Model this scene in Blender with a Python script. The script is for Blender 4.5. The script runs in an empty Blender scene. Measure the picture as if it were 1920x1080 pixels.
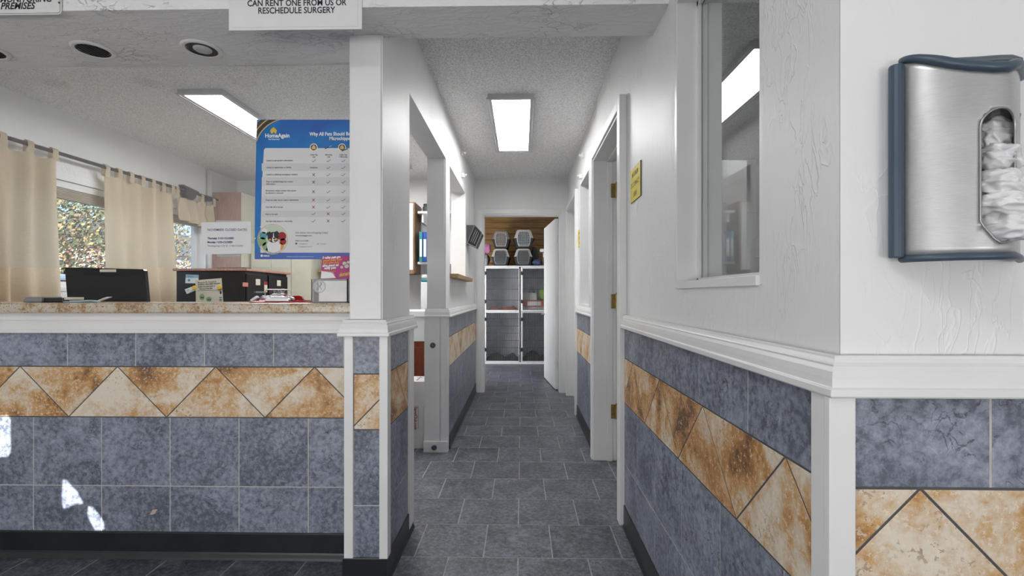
import bpy, bmesh, math, random
from mathutils import Vector, Matrix
from mathutils.geometry import delaunay_2d_cdt

random.seed(7)
PI = math.pi
S = bpy.context.scene
COL = S.collection

# ------------------------------------------------------------------ camera
F, H, HY = 908.0, 1.167, 553.0            # focal length (px at 1920), eye height, horizon row
TH = math.atan2(18.0, F)
CO, SI = math.cos(TH), math.sin(TH)
cam_d = bpy.data.cameras.new('camera'); cam = bpy.data.objects.new('camera', cam_d); COL.objects.link(cam)
cam.location = (0, 0, H); cam.rotation_euler = (PI/2, 0, TH)
cam_d.sensor_fit = 'HORIZONTAL'; cam_d.sensor_width = 36.0
cam_d.lens = 36.0*F/1920.0
cam_d.shift_y = (HY-540.0)/1920.0
cam_d.clip_start = 0.02; cam_d.clip_end = 200
S.camera = cam

# ------------------------------------------------------------------ view + world + big lights
S.view_settings.view_transform = 'Standard'
S.view_settings.look = 'None'
S.view_settings.gamma = 1.0
S.view_settings.exposure = 0.45
S.view_settings.use_curve_mapping = False
S.cycles.use_denoising = True
S.cycles.max_bounces = 9; S.cycles.diffuse_bounces = 5; S.cycles.glossy_bounces = 4
S.cycles.transmission_bounces = 8; S.cycles.transparent_max_bounces = 16
S.cycles.sample_clamp_indirect = 6.0
S.cycles.caustics_reflective = False; S.cycles.caustics_refractive = False

W = bpy.data.worlds.new('world'); S.world = W; W.use_nodes = True
wn = W.node_tree.nodes; wl = W.node_tree.links; wn.clear()
wo = wn.new('ShaderNodeOutputWorld'); wb = wn.new('ShaderNodeBackground')
wb.inputs[0].default_value = (0.60, 0.76, 1.0, 1); wb.inputs[1].default_value = 1.3
wl.new(wb.outputs[0], wo.inputs[0])

SUN_DIR = Vector((-0.30, 0.93, -0.20)).normalized()
sd = bpy.data.lights.new('sun', 'SUN'); sd.energy = 11.0; sd.angle = math.radians(0.12)
so = bpy.data.objects.new('sun', sd); COL.objects.link(so)
so.rotation_euler = SUN_DIR.to_track_quat('-Z', 'Y').to_euler()
so.location = (0, -6, 6)

def area(name, loc, rot, sx, sy, power, col=(1, 1, 1)):
    d = bpy.data.lights.new(name, 'AREA'); d.shape = 'RECTANGLE'; d.size = sx; d.size_y = sy
    d.energy = power; d.color = col
    o = bpy.data.objects.new(name, d); COL.objects.link(o); o.location = loc; o.rotation_euler = rot
    return o
# daylight entering through the two front windows of the lobby (behind the camera)
area('window_daylight', (-2.05, -3.28, 0.85), (PI/2+0.60, 0, 0), 2.6, 1.4, 78, (1.0, 0.995, 0.99))
area('window_daylight', (1.75, -3.28, 0.85), (PI/2+0.60, 0, 0), 2.0, 1.4, 50, (1.0, 0.995, 0.99))
area('kennel_fill_light', (-1.55, 6.95, 1.15), (PI/2, 0, -PI/2+0.75), 1.1, 1.1, 55, (0.96, 0.98, 1.0))  # added fill to brighten the kennels; the wall has no window here
area('lobby_fill_light', (-0.9, -0.4, 2.66), (0, 0, 0), 1.2, 0.6, 16, (1, 1, 1))  # added overhead fill for the header, no fixture modelled

# ------------------------------------------------------------------ pixel <-> place helpers
def at(px, py, t):
    u = (px-960.0)/F
    return Vector((t*(u*CO-SI), t*(CO+u*SI), H+(HY-py)/F*t))
def onY(px, py, Y):
    u = (px-960.0)/F
    return at(px, py, Y/(CO+u*SI))
def onX(px, py, X):
    u = (px-960.0)/F
    return at(px, py, X/(u*CO-SI))
def onZ(px, py, Z):
    return at(px, py, (Z-H)*F/(HY-py))

# ------------------------------------------------------------------ materials
MATS = {}
class NT:
    def __init__(s, name):
        s.m = bpy.data.materials.new(name); s.m.use_nodes = True
        s.n = s.m.node_tree.nodes; s.l = s.m.node_tree.links
        s.b = s.n['Principled BSDF']; s.out = s.n['Material Output']
        MATS[name] = s.m
    def node(s, t, **kw):
        x = s.n.new(t)
        for k, v in kw.items(): setattr(x, k, v)
        return x
    def link(s, a, b): s.l.new(a, b)
    def val(s, sock, v):
        if hasattr(v, 'is_output') or isinstance(v, bpy.types.NodeSocket): s.link(v, sock)
        else: sock.default_value = v
    def coords(s, rnd=False, scale=None):
        tc = s.node('ShaderNodeTexCoord'); o = tc.outputs['Object']
        if rnd:
            a = s.node('ShaderNodeAttribute'); a.attribute_name = 'rnd'
            m = s.node('ShaderNodeMath', operation='MULTIPLY'); s.link(a.outputs['Fac'], m.inputs[0]); m.inputs[1].default_value = 37.0
            ad = s.node('ShaderNodeVectorMath', operation='ADD'); s.link(o, ad.inputs[0]); s.link(m.outputs[0], ad.inputs[1])
            o = ad.outputs[0]; s.rnd = a.outputs['Fac']
        if scale:
            mp = s.node('ShaderNodeMapping'); s.link(o, mp.inputs['Vector']); mp.inputs['Scale'].default_value = scale; o = mp.outputs[0]
        return o
    def noise(s, vec, scale, detail=4, rough=0.55, dist=0.0):
        x = s.node('ShaderNodeTexNoise'); s.link(vec, x.inputs['Vector'])
        x.inputs['Scale'].default_value = scale; x.inputs['Detail'].default_value = detail
        x.inputs['Roughness'].default_value = rough; x.inputs['Distortion'].default_value = dist
        return x.outputs['Fac']
    def voro(s, vec, scale, feature='F1'):
        x = s.node('ShaderNodeTexVoronoi', feature=feature); s.link(vec, x.inputs['Vector']); x.inputs['Scale'].default_value = scale
        return x.outputs['Distance']
    def math(s, op, a, b=None, c=None, clamp=False):
        x = s.node('ShaderNodeMath', operation=op); x.use_clamp = clamp
        s.val(x.inputs[0], a)
        if b is not None: s.val(x.inputs[1], b)
        if c is not None: s.val(x.inputs[2], c)
        return x.outputs[0]
    def ramp(s, fac, stops, interp='LINEAR'):
        x = s.node('ShaderNodeValToRGB'); x.color_ramp.interpolation = interp
        e = x.color_ramp.elements
        while len(e) > 1: e.remove(e[-1])
        e[0].position = stops[0][0]; e[0].color = (*stops[0][1], 1)
        for p, c in stops[1:]:
            k = e.new(p); k.color = (*c, 1)
        s.link(fac, x.inputs[0]); return x.outputs[0]
    def mix(s, fac, a, b, blend='MIX'):
        x = s.node('ShaderNodeMix', data_type='RGBA', blend_type=blend)
        s.val(x.inputs[0], fac); s.val(x.inputs[6], a if not isinstance(a, tuple) else (*a, 1)); s.val(x.inputs[7], b if not isinstance(b, tuple) else (*b, 1))
        return x.outputs[2]
    def bump(s, h, strength=0.3, dist=0.002, chain=None):
        x = s.node('ShaderNodeBump'); x.inputs['Strength'].default_value = strength; x.inputs['Distance'].default_value = dist
        s.link(h, x.inputs['Height'])
        if chain: s.link(chain, x.inputs['Normal'])
        return x.outputs[0]
    def fin(s, col=None, rough=None, metal=None, normal=None, **kw):
        if col is not None: s.val(s.b.inputs['Base Color'], (*col, 1) if isinstance(col, tuple) else col)
        if rough is not None: s.val(s.b.inputs['Roughness'], rough)
        if metal is not None: s.b.inputs['Metallic'].default_value = metal
        if normal is not None: s.link(normal, s.b.inputs['Normal'])
        for k, v in kw.items(): s.val(s.b.inputs[k.replace('_', ' ')], v)
        return s.m
    def ridge(s, vec, scale, width, detail=2, dist=0.6):
        n = s.noise(vec, scale, detail, 0.5, dist)
        a = s.math('ABSOLUTE', s.math('SUBTRACT', n, 0.5))
        return s.math('SUBTRACT', 1.0, s.math('DIVIDE', a, width, clamp=True), clamp=True)

def srgb(r, g, b):
    f = lambda c: (c/255.0)/12.92 if c/255.0 <= 0.04045 else ((c/255.0+0.055)/1.055)**2.4
    return (f(r), f(g), f(b))

def plain(name, col, rough=0.5, metal=0.0, var=0.06, scale=14, bump=0.0, **kw):
    k = NT(name); v = k.coords(); n = k.noise(v, scale, 4)
    c1 = tuple(max(0, x*(1-var)) for x in col); c2 = tuple(min(1, x*(1+var)) for x in col)
    c = k.ramp(n, [(0.3, c1), (0.7, c2)])
    nm = k.bump(k.noise(v, scale*8, 2), bump, 0.001) if bump else None
    return k.fin(c, rough, metal, nm, **kw)

def make_plaster(name, col, strength, scale=7.0, rough=0.46, stretch=(1, 1, 0.38), dist=0.0028):
    k = NT(name); v = k.coords(scale=stretch)
    a = k.ridge(v, scale*1.9, 0.016, 4, 0.5)
    b = k.ridge(v, scale*3.7, 0.018, 3, 0.7)
    mask = k.math('MULTIPLY', k.math('SUBTRACT', k.noise(v, 4.3, 4, 0.6), 0.46, clamp=True), 7.0, clamp=True)
    lines = k.math('MULTIPLY', k.math('MAXIMUM', a, b), mask)
    soft = k.noise(v, scale*5, 4, 0.55, 0.8)
    h = k.math('ADD', lines, k.math('MULTIPLY', soft, 0.8))
    c = k.ramp(k.noise(v, 2.0, 3), [(0.3, tuple(x*0.96 for x in col)), (0.7, col)])
    c = k.mix(k.math('MULTIPLY', lines, 0.25), c, (0.9, 0.9, 0.9))
    return k.fin(c, rough, 0, k.bump(h, strength, dist))
PLASTER = make_plaster('white_trowelled_plaster', (0.80, 0.80, 0.80), 0.65)
PLASTER_H = make_plaster('white_trowelled_plaster_overhead', (0.80, 0.80, 0.80), 1.0, 7.0, 0.46, (0.5, 1, 1), 0.007)
SMOOTH = make_plaster('white_smooth_wall_paint', (0.80, 0.80, 0.80), 0.35, 5.0, 0.45)

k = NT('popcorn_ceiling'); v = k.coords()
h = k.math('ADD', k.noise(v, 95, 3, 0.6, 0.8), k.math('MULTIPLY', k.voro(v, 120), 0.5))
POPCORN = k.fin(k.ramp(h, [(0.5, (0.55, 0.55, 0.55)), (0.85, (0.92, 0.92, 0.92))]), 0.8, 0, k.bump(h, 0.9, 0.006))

k = NT('white_gloss_trim'); v = k.coords()
TRIM = k.fin(k.ramp(k.noise(v, 4, 3), [(0.3, (0.74, 0.74, 0.735)), (0.7, (0.79, 0.79, 0.785))]), 0.33, 0,
             k.bump(k.noise(k.coords(scale=(6, 6, 1)), 22, 3, 0.6), 0.10, 0.002))

def make_slate(name, dark, mid, light, rough=0.36):
    k = NT(name); v = k.coords(rnd=True)
    big = k.noise(v, 7.0, 3, 0.5, 0.2); fine = k.noise(v, 48, 9, 0.72, 0.15)
    f = k.math('ADD', k.math('MULTIPLY', big, 0.28), k.math('MULTIPLY', fine, 0.72))
    f = k.math('ADD', f, k.math('MULTIPLY', k.math('SUBTRACT', k.rnd, 0.5), 0.04))
    c = k.ramp(f, [(0.41, dark), (0.50, mid), (0.62, light)])
    vein = k.ridge(v, 24, 0.020, 5, 0.6)
    mask = k.math('MULTIPLY', k.math('SUBTRACT', k.noise(v, 13, 3), 0.46, clamp=True), 8.0, clamp=True)
    vm = k.math('MULTIPLY', k.math('MULTIPLY', vein, mask), 0.85)
    c = k.mix(vm, c, tuple(x*0.35 for x in dark))
    lv = k.ridge(v, 12, 0.02, 3, 2.0)
    lm = k.math('MULTIPLY', k.math('SUBTRACT', k.noise(v, 7, 2), 0.56, clamp=True), 6.0, clamp=True)
    c = k.mix(k.math('MULTIPLY', k.math('MULTIPLY', lv, lm), 0.5), c, tuple(min(1, x*1.5) for x in light))
    return k.fin(c, rough, 0, k.bump(k.math('SUBTRACT', fine, vm), 0.16, 0.002))
SLATE = make_slate('blue_grey_slate_tile', (0.102, 0.116, 0.150), (0.206, 0.231, 0.288), (0.33, 0.365, 0.435))
FLOORT = make_slate('dark_slate_floor_tile', (0.040, 0.043, 0.054), (0.088, 0.094, 0.116), (0.18, 0.19, 0.225), 0.42)

k = NT('travertine_tile'); v = k.coords(rnd=True)
n1 = k.noise(v, 4.5, 5, 0.6, 0.6); n2 = k.noise(v, 26, 8, 0.7, 0.4); n3 = k.noise(v, 95, 3, 0.7)
r = k.rnd
n4 = k.noise(v, 60, 6, 0.75)
f = k.math('ADD', k.math('ADD', k.math('MULTIPLY', n1, 0.72), k.math('MULTIPLY', n2, 0.30)), k.math('ADD', k.math('MULTIPLY', n4, 0.20), k.math('MULTIPLY', k.math('SUBTRACT', r, 0.5), 0.17)))
c = k.ramp(f, [(0.54, (0.74, 0.66, 0.54)), (0.605, (0.66, 0.52, 0.37)), (0.655, (0.60, 0.37, 0.17)), (0.71, (0.47, 0.235, 0.075)), (0.79, (0.17, 0.085, 0.04))])
sp = k.math('GREATER_THAN', n3, 0.60)
c = k.mix(k.math('MULTIPLY', sp, 0.6), c, (0.80, 0.72, 0.60))
pm = k.math('MULTIPLY', k.math('SUBTRACT', k.noise(v, 6, 2), 0.45, clamp=True), 5.0, clamp=True)
pit = k.math('MULTIPLY', k.math('MULTIPLY', k.math('GREATER_THAN', k.noise(v, 70, 4, 0.65, 0.6), 0.60), 0.7), pm)
c = k.mix(pit, c, (0.25, 0.14, 0.07))
TRAV = k.fin(c, 0.42, 0, k.bump(k.math('SUBTRACT', n2, pit), 0.25, 0.002))

GROUT = plain('light_grey_grout', (0.50, 0.49, 0.47), 0.85, var=0.15, scale=30)
GROUT_F = plain('grey_floor_grout', (0.32, 0.32, 0.31), 0.85, var=0.2, scale=20)
GROUT_D = plain('dark_grey_grout', (0.085, 0.085, 0.09), 0.85, var=0.15, scale=30)
VINYL = plain('black_vinyl_base', (0.012, 0.014, 0.017), 0.33, var=0.3, scale=9)

k = NT('granite_laminate'); v = k.coords()
a = k.noise(v, 16, 5, 0.6, 0.4); b = k.noise(v, 110, 4, 0.75)
c = k.ramp(a, [(0.36, (0.55, 0.50, 0.42)), (0.5, (0.52, 0.40, 0.26)), (0.6, (0.36, 0.21, 0.09)), (0.72, (0.30, 0.20, 0.13))])
c = k.mix(k.math('MULTIPLY', k.math('SUBTRACT', b, 0.48, clamp=True), 4.0, clamp=True), c, (0.66, 0.62, 0.55))
d = k.math('GREATER_THAN', k.noise(v, 150, 3, 0.6), 0.62)
c = k.mix(k.math('MULTIPLY', d, 0.85), c, (0.06, 0.045, 0.035))
GRANITE = k.fin(c, 0.25)

def make_wood(name, c1, c2, scale=(1, 1, 12), ns=6, rough=0.5, knots=False):
    k = NT(name); v = k.coords(scale=scale)
    n = k.noise(v, ns, 6, 0.6, 1.2)
    c = k.ramp(n, [(0.35, c1), (0.65, c2)])
    if knots:
        kn = k.voro(k.coords(scale=(1, 1, 2.2)), 3.2)
        c = k.mix(k.math('MULTIPLY', k.math('LESS_THAN', kn, 0.10), 0.75), c, tuple(x*0.35 for x in c1))
    return k.fin(c, rough, 0, k.bump(n, 0.08, 0.001))
PINE = make_wood('knotty_pine_board', (0.15, 0.075, 0.016), (0.30, 0.16, 0.04), (1, 1, 14), 5, 0.45, True)
OAK = make_wood('oak_brown_wood', (0.14, 0.075, 0.035), (0.24, 0.14, 0.065), (8, 8, 1), 6)
SILLW = make_wood('varnished_sill_wood', (0.22, 0.13, 0.055), (0.42, 0.28, 0.14), (10, 1, 10), 8)
CHERRY = make_wood('cherry_red_wood', (0.13, 0.028, 0.012), (0.24, 0.055, 0.02), (10, 10, 1), 7, 0.35)
ROSEW = make_wood('pinkish_wood', (0.30, 0.15, 0.11), (0.42, 0.24, 0.18), (10, 10, 1), 8, 0.5)
ROD = plain('dark_bronze_rod', (0.035, 0.022, 0.020), 0.35)
STEEL = NT('brushed_stainless'); v = STEEL.coords(scale=(1, 1, 30))
STEEL = STEEL.fin(STEEL.ramp(STEEL.noise(v, 40, 3), [(0.3, (0.60, 0.60, 0.60)), (0.7, (0.70, 0.70, 0.70))]), 0.38, 0.85, None)
k = NT('smudged_stainless'); v = k.coords()
cl = k.noise(v, 7, 4, 0.5, 0.3)
STEEL2 = k.fin(k.ramp(k.noise(k.coords(scale=(6, 6, 90)), 12, 3), [(0.3, (0.47, 0.47, 0.47)), (0.7, (0.55, 0.55, 0.55))]),
               k.ramp(cl, [(0.35, (0.30, 0.30, 0.30)), (0.65, (0.5, 0.5, 0.5))]), 0.7, k.bump(cl, 0.15, 0.02))
KSTEEL = plain('kennel_steel', (0.60, 0.61, 0.64), 0.35, 0.3, var=0.2, scale=5)
CHROME = plain('chrome', (0.42, 0.42, 0.43), 0.34, 0.9)
WIRE = plain('galvanised_wire', (0.20, 0.21, 0.23), 0.35, 0.7)
WIRE_D = plain('dark_wire', (0.10, 0.10, 0.115), 0.4, 0.6)
BRASS = plain('brass_hinge', (0.34, 0.24, 0.08), 0.35, 0.85, var=0.25, scale=40)
BLUEG = plain('blue_grey_plastic', (0.052, 0.078, 0.112), 0.38)
YELLOW = plain('yellow_sign_plastic', (0.72, 0.58, 0.015), 0.45)
BROWNINK = plain('faded_brown_ink', (0.28, 0.20, 0.02), 0.6)
BLACKP = plain('black_plastic', (0.012, 0.012, 0.014), 0.25)
BLACKG = plain('black_gloss', (0.007, 0.007, 0.008), 0.06, var=0.3)
BLACKM = plain('black_painted_steel', (0.012, 0.012, 0.013), 0.28, var=0.4, scale=4)
DGREY = plain('dark_grey_plastic', (0.05, 0.05, 0.055), 0.45)
MGREY = plain('mid_grey_plastic', (0.22, 0.22, 0.23), 0.45)
LGREY = plain('light_grey_plastic', (0.48, 0.48, 0.50), 0.45)
WHITEP = plain('white_plastic', (0.72, 0.72, 0.71), 0.4)
PAPER = plain('white_paper', (0.74, 0.74, 0.745), 0.7, var=0.02)
PAPERG = plain('pale_grey_print', (0.60, 0.60, 0.61), 0.7, var=0.02)
PAPERL = plain('light_print', (0.67, 0.67, 0.675), 0.6, var=0.02)
CREAM = plain('cream_paper', (0.60, 0.57, 0.46), 0.7, var=0.04)
INK = plain('black_ink', (0.015, 0.015, 0.02), 0.6)
INKB = plain('navy_ink', (0.05, 0.07, 0.14), 0.6)
GREYINK = plain('grey_ink', (0.12, 0.12, 0.13), 0.6)
REDINK = plain('red_ink', (0.30, 0.012, 0.02), 0.6)
ORINK = plain('orange_ink', (0.75, 0.28, 0.05), 0.6)
WHITEINK = plain('white_ink', (0.82, 0.82, 0.82), 0.6)
YELINK = plain('yellow_ink', (0.75, 0.50, 0.04), 0.6)
GOLDINK = plain('gold_ink', (0.62, 0.45, 0.16), 0.5)
BROWNP = plain('brown_print', (0.06, 0.04, 0.035), 0.5)
GREENP = plain('green_print', (0.25, 0.38, 0.20), 0.6)
TEALP = plain('teal_print', (0.10, 0.30, 0.36), 0.6)
SKYP = plain('pale_blue_print', (0.30, 0.45, 0.58), 0.6)
MAGENTA = plain('magenta_print', (0.38, 0.035, 0.18), 0.5, var=0.2)
k = NT('blue_poster_print'); v = k.coords()
BLUEP = k.fin(k.ramp(k.noise(v, 3.2, 3, 0.5, 0.5), [(0.35, (0.003, 0.10, 0.36)), (0.55, (0.004, 0.17, 0.48)), (0.72, (0.02, 0.06, 0.34))]), 0.45)
BLUEB = plain('violet_blue_print', (0.045, 0.12, 0.42), 0.35, var=0.25, scale=5)
REDP = plain('red_clear_plastic', (0.42, 0.012, 0.015), 0.12, var=0.1)
CARD = plain('white_cardboard', (0.64, 0.63, 0.62), 0.75, var=0.04)
TEALB = plain('teal_binder', (0.015, 0.17, 0.20), 0.4)
BLUEBD = plain('blue_binder', (0.01, 0.05, 0.28), 0.4)
CARRB = plain('carrier_beige', (0.42, 0.38, 0.35), 0.5)
CARRG = plain('carrier_grey', (0.19, 0.18, 0.20), 0.5)
CARRD = plain('carrier_dark', (0.014, 0.016, 0.022), 0.45)
ORANGEB = plain('orange_blanket', (0.42, 0.10, 0.035), 0.9, bump=0.4)
PINKB = plain('pink_cloth', (0.42, 0.16, 0.30), 0.9)
GREENB = plain('lime_plastic', (0.28, 0.50, 0.03), 0.5)
DARKCL = plain('dark_blanket', (0.05, 0.045, 0.042), 0.95, var=0.5, scale=12, bump=0.4)
NAVYCL = plain('navy_cloth', (0.05, 0.07, 0.14), 0.9, var=0.4)
CLEARP = NT('clear_acrylic'); CLEARP = CLEARP.fin((0.9, 0.9, 0.9), 0.06, 0, None, Transmission_Weight=0.75, IOR=1.3)
BAGP = NT('white_thin_plastic'); v = BAGP.coords()
BAGP = BAGP.fin(BAGP.ramp(BAGP.noise(v, 12, 3), [(0.3, (0.66, 0.66, 0.67)), (0.7, (0.82, 0.82, 0.82))]), 0.22, 0,
                BAGP.bump(BAGP.noise(BAGP.coords(scale=(1, 1, 2.6)), 30, 3, 0.5, 1.4), 0.2, 0.004), Subsurface_Weight=0.15, Subsurface_Radius=(0.01, 0.01, 0.01))
k = NT('beige_linen'); v = k.coords()
wv = k.noise(k.coords(scale=(1, 1, 14)), 40, 3, 0.7)
CLOTH = k.fin(k.ramp(wv, [(0.3, (0.52, 0.42, 0.29)), (0.7, (0.68, 0.57, 0.42))]), 0.9, 0, k.bump(wv, 0.2, 0.001))
tr = k.node('ShaderNodeBsdfTranslucent'); tr.inputs[0].default_value = (0.80, 0.66, 0.46, 1)
mx = k.node('ShaderNodeMixShader'); mx.inputs[0].default_value = 0.3
k.link(k.b.outputs[0], mx.inputs[1]); k.link(tr.outputs[0], mx.inputs[2]); k.link(mx.outputs[0], k.out.inputs[0])

def make_glass(name, tint, mult=1.0):
    k = NT(name)
    t = k.node('ShaderNodeBsdfTransparent'); t.inputs[0].default_value = (*tint, 1)
    g = k.node('ShaderNodeBsdfGlossy'); g.inputs['Roughness'].default_value = 0.0; g.inputs[0].default_value = (1, 1, 1, 1)
    lw = k.node('ShaderNodeLayerWeight'); lw.inputs[0].default_value = 0.5
    fr = k.math('MULTIPLY_ADD', k.math('POWER', lw.outputs['Facing'], 5.0), 0.9, 0.045*mult, clamp=True)
    ms = k.node('ShaderNodeMixShader'); k.link(fr, ms.inputs[0])
    k.link(t.outputs[0], ms.inputs[1]); k.link(g.outputs[0], ms.inputs[2]); k.link(ms.outputs[0], k.out.inputs[0])
    return k.m
GLASS = make_glass('clear_glass', (0.97, 0.985, 0.98), 1.1)
k = NT('hazed_clear_glass')
lw = k.node('ShaderNodeLayerWeight'); lw.inputs[0].default_value = 0.5
fr = k.math('MULTIPLY_ADD', k.math('POWER', lw.outputs['Facing'], 5.0), 0.9, 0.05, clamp=True)
t = k.node('ShaderNodeBsdfTransparent'); t.inputs[0].default_value = (0.97, 0.985, 0.98, 1)
g = k.node('ShaderNodeBsdfGlossy'); g.inputs['Roughness'].default_value = 0.0; g.inputs[0].default_value = (1, 1, 1, 1)
m1 = k.node('ShaderNodeMixShader'); k.link(fr, m1.inputs[0]); k.link(t.outputs[0], m1.inputs[1]); k.link(g.outputs[0], m1.inputs[2])
m2 = k.node('ShaderNodeMixShader'); k.link(k.math('MULTIPLY', k.noise(k.coords(), 6, 5, 0.6), 0.07), m2.inputs[0])  # diffuse share puts the bright haze over the glass into its colour
k.b.inputs['Base Color'].default_value = (0.85, 0.87, 0.9, 1); k.b.inputs['Roughness'].default_value = 0.9
k.link(m1.outputs[0], m2.inputs[1]); k.link(k.b.outputs[0], m2.inputs[2]); k.link(m2.outputs[0], k.out.inputs[0])
GLASS_D = k.m
GLASS_W = make_glass('window_glass', (0.95, 0.96, 0.96), 0.35)
def emit(name, col, st):
    k = NT(name); k.fin((0.8, 0.8, 0.8), 0.5)
    k.b.inputs['Emission Color'].default_value = (*col, 1); k.b.inputs['Emission Strength'].default_value = st
    return k.m
LAMP = emit('lit_diffuser', (1, 1, 1), 16.5)
LAMP_E = emit('soft_lit_diffuser', (1, 1, 1), 3.6)
LAMP_R = emit('bright_lit_diffuser', (1, 1, 1), 25.0)
LAMP_DIM = emit('dim_lit_diffuser', (1, 1, 1), 4.0)
LEAF1 = plain('autumn_leaf_tan', (0.30, 0.20, 0.09), 0.7, var=0.4, scale=3)
LEAF2 = plain('autumn_leaf_green', (0.09, 0.11, 0.05), 0.7, var=0.4, scale=3)
LEAF3 = plain('autumn_leaf_red', (0.24, 0.09, 0.07), 0.7, var=0.3, scale=3)
BARK = plain('bark', (0.06, 0.045, 0.035), 0.9)
ASPH = plain('asphalt', (0.30, 0.30, 0.31), 0.9)
GRASSM = plain('grass_ground', (0.10, 0.13, 0.05), 0.9, var=0.4)
CARW = plain('white_car_paint', (0.75, 0.76, 0.78), 0.2)
SIDING = plain('white_siding', (0.70, 0.70, 0.70), 0.7)
ROOFM = plain('grey_shingles', (0.16, 0.16, 0.17), 0.9)
TIRE = plain('tyre_rubber', (0.02, 0.02, 0.02), 0.8)

# ------------------------------------------------------------------ mesh helpers
class MB:
    def __init__(s): s.v = []; s.f = []; s.mi = []
    def add(s, vs, fs, mi=0):
        b = len(s.v); s.v += [tuple(x) for x in vs]
        for f in fs: s.f.append([b+i for i in f]); s.mi.append(mi)
        return s
    def box(s, x0, x1, y0, y1, z0, z1, mi=0, M=None):
        p = [Vector(q) for q in ((x0,y0,z0),(x1,y0,z0),(x1,y1,z0),(x0,y1,z0),(x0,y0,z1),(x1,y0,z1),(x1,y1,z1),(x0,y1,z1))]
        if M: p = [M @ q for q in p]
        return s.add(p, [(3,2,1,0),(4,5,6,7),(0,1,5,4),(1,2,6,5),(2,3,7,6),(3,0,4,7)], mi)
    def prism(s, pts, vec, mi=0):
        n = len(pts); vec = Vector(vec); a = [Vector(p) for p in pts]
        return s.add(a+[p+vec for p in a], [list(range(n))[::-1], [n+i for i in range(n)]]+[(i, (i+1) % n, n+(i+1) % n, n+i) for i in range(n)], mi)
    def quad(s, a, b, c, d, mi=0): return s.add([a, b, c, d], [(0, 1, 2, 3)], mi)
    def poly(s, pts, mi=0): return s.add(pts, [list(range(len(pts)))], mi)
    def tube(s, pts, r, n=10, mi=0, cap=True, closed=False):
        pts = [Vector(p) for p in pts]; N = len(pts); rr = r if isinstance(r, (list, tuple)) else [r]*N
        rings = []; up = None
        for i in range(N):
            if closed: d = pts[(i+1) % N]-pts[(i-1) % N]
            else: d = pts[min(i+1, N-1)]-pts[max(i-1, 0)]
            d.normalize()
            if up is None:
                up = Vector((0, 0, 1)) if abs(d.z) < 0.9 else Vector((1, 0, 0))
            a = d.cross(up)
            if a.length < 1e-5: a = d.cross(Vector((0, 1, 0)))
            a.normalize(); b = a.cross(d).normalized(); up = b
            rings.append([pts[i]+(a*math.cos(2*PI*j/n)+b*math.sin(2*PI*j/n))*rr[i] for j in range(n)])
        vs = [p for rg in rings for p in rg]; fs = []
        for i in range(N if closed else N-1):
            k2 = (i+1) % N
            for j in range(n): fs.append((i*n+j, i*n+(j+1) % n, k2*n+(j+1) % n, k2*n+j))
        if cap and not closed: fs += [list(range(n))[::-1], [(N-1)*n+j for j in range(n)]]
        return s.add(vs, fs, mi)
    def lathe(s, prof, c, axis='Z', n=24, mi=0, cap=True):
        c = Vector(c); vs = []
        for r, z in prof:
            for j in range(n):
                a = 2*PI*j/n; p = (r*math.cos(a), r*math.sin(a), z)
                if axis == 'X': p = (p[2], p[0], p[1])
                if axis == 'Y': p = (p[0], p[2], p[1])
                vs.append(c+Vector(p))
        fs = []
        for i in range(len(prof)-1):
            for j in range(n): fs.append((i*n+j, i*n+(j+1) % n, (i+1)*n+(j+1) % n, (i+1)*n+j))
        if cap: fs += [list(range(n))[::-1], [(len(prof)-1)*n+j for j in range(n)]]
        return s.add(vs, fs, mi)
    def build(s, name, mats, parent=None, smooth=False, bevel=0, recalc=True, rnd=None):
        me = bpy.data.meshes.new(name); me.from_pydata(s.v, [], s.f)
        if not isinstance(mats, (list, tuple)): mats = [mats]
        for m in mats: me.materials.append(m)
        me.polygons.foreach_set('material_index', s.mi)
        if smooth: me.polygons.foreach_set('use_smooth', [True]*len(me.polygons))
        if rnd is not None:
            at_ = me.attributes.new('rnd', 'FLOAT', 'FACE'); at_.data.foreach_set('value', rnd)
        if recalc:
            bm = bmesh.new(); bm.from_mesh(me); bmesh.ops.recalc_face_normals(bm, faces=bm.faces); bm.to_mesh(me); bm.free()
        me.update()
        o = bpy.data.objects.new(name, me); COL.objects.link(o)
        if bevel:
            b = o.modifiers.new('bevel', 'BEVEL'); b.width = bevel; b.segments = 2; b.limit_method = 'ANGLE'; b.angle_limit = 0.6
        if smooth:
            pass
        if parent is not None:
            o.parent = parent
            o.matrix_parent_inverse = Matrix.Translation(-WL.get(parent.name, Vector((0, 0, 0))))
        return o
WL = {}
# children are written in world coordinates; a thing's Empty stands at its base
def thing(name, label, cat, loc, group=None):
    o = bpy.data.objects.new(name, None); COL.objects.link(o); o.location = loc; o.empty_display_size = 0.05
    WL[o.name] = Vector(loc); o['label'] = label; o['category'] = cat
    if group: o['group'] = group
    return o
def tag(o, label, cat, group=None, kind=None):
    o['label'] = label; o['category'] = cat
    if group: o['group'] = group
    if kind: o['kind'] = kind
    return o
def struct(o): o['kind'] = 'structure'; return o
def plabel(o, l): o['label'] = l; return o
def copy_thing(root, delta, label=None, group=None):
    r = root.copy(); COL.objects.link(r); r.location = root.location+Vector(delta)
    if label: r['label'] = label
    if group: r['group'] = group
    for ch in root.children:
        c = ch.copy(); COL.objects.link(c); c.parent = r; c.matrix_parent_inverse = ch.matrix_parent_inverse
        for g in ch.children:
            d = g.copy(); COL.objects.link(d); d.parent = c; d.matrix_parent_inverse = g.matrix_parent_inverse
    return r

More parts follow.
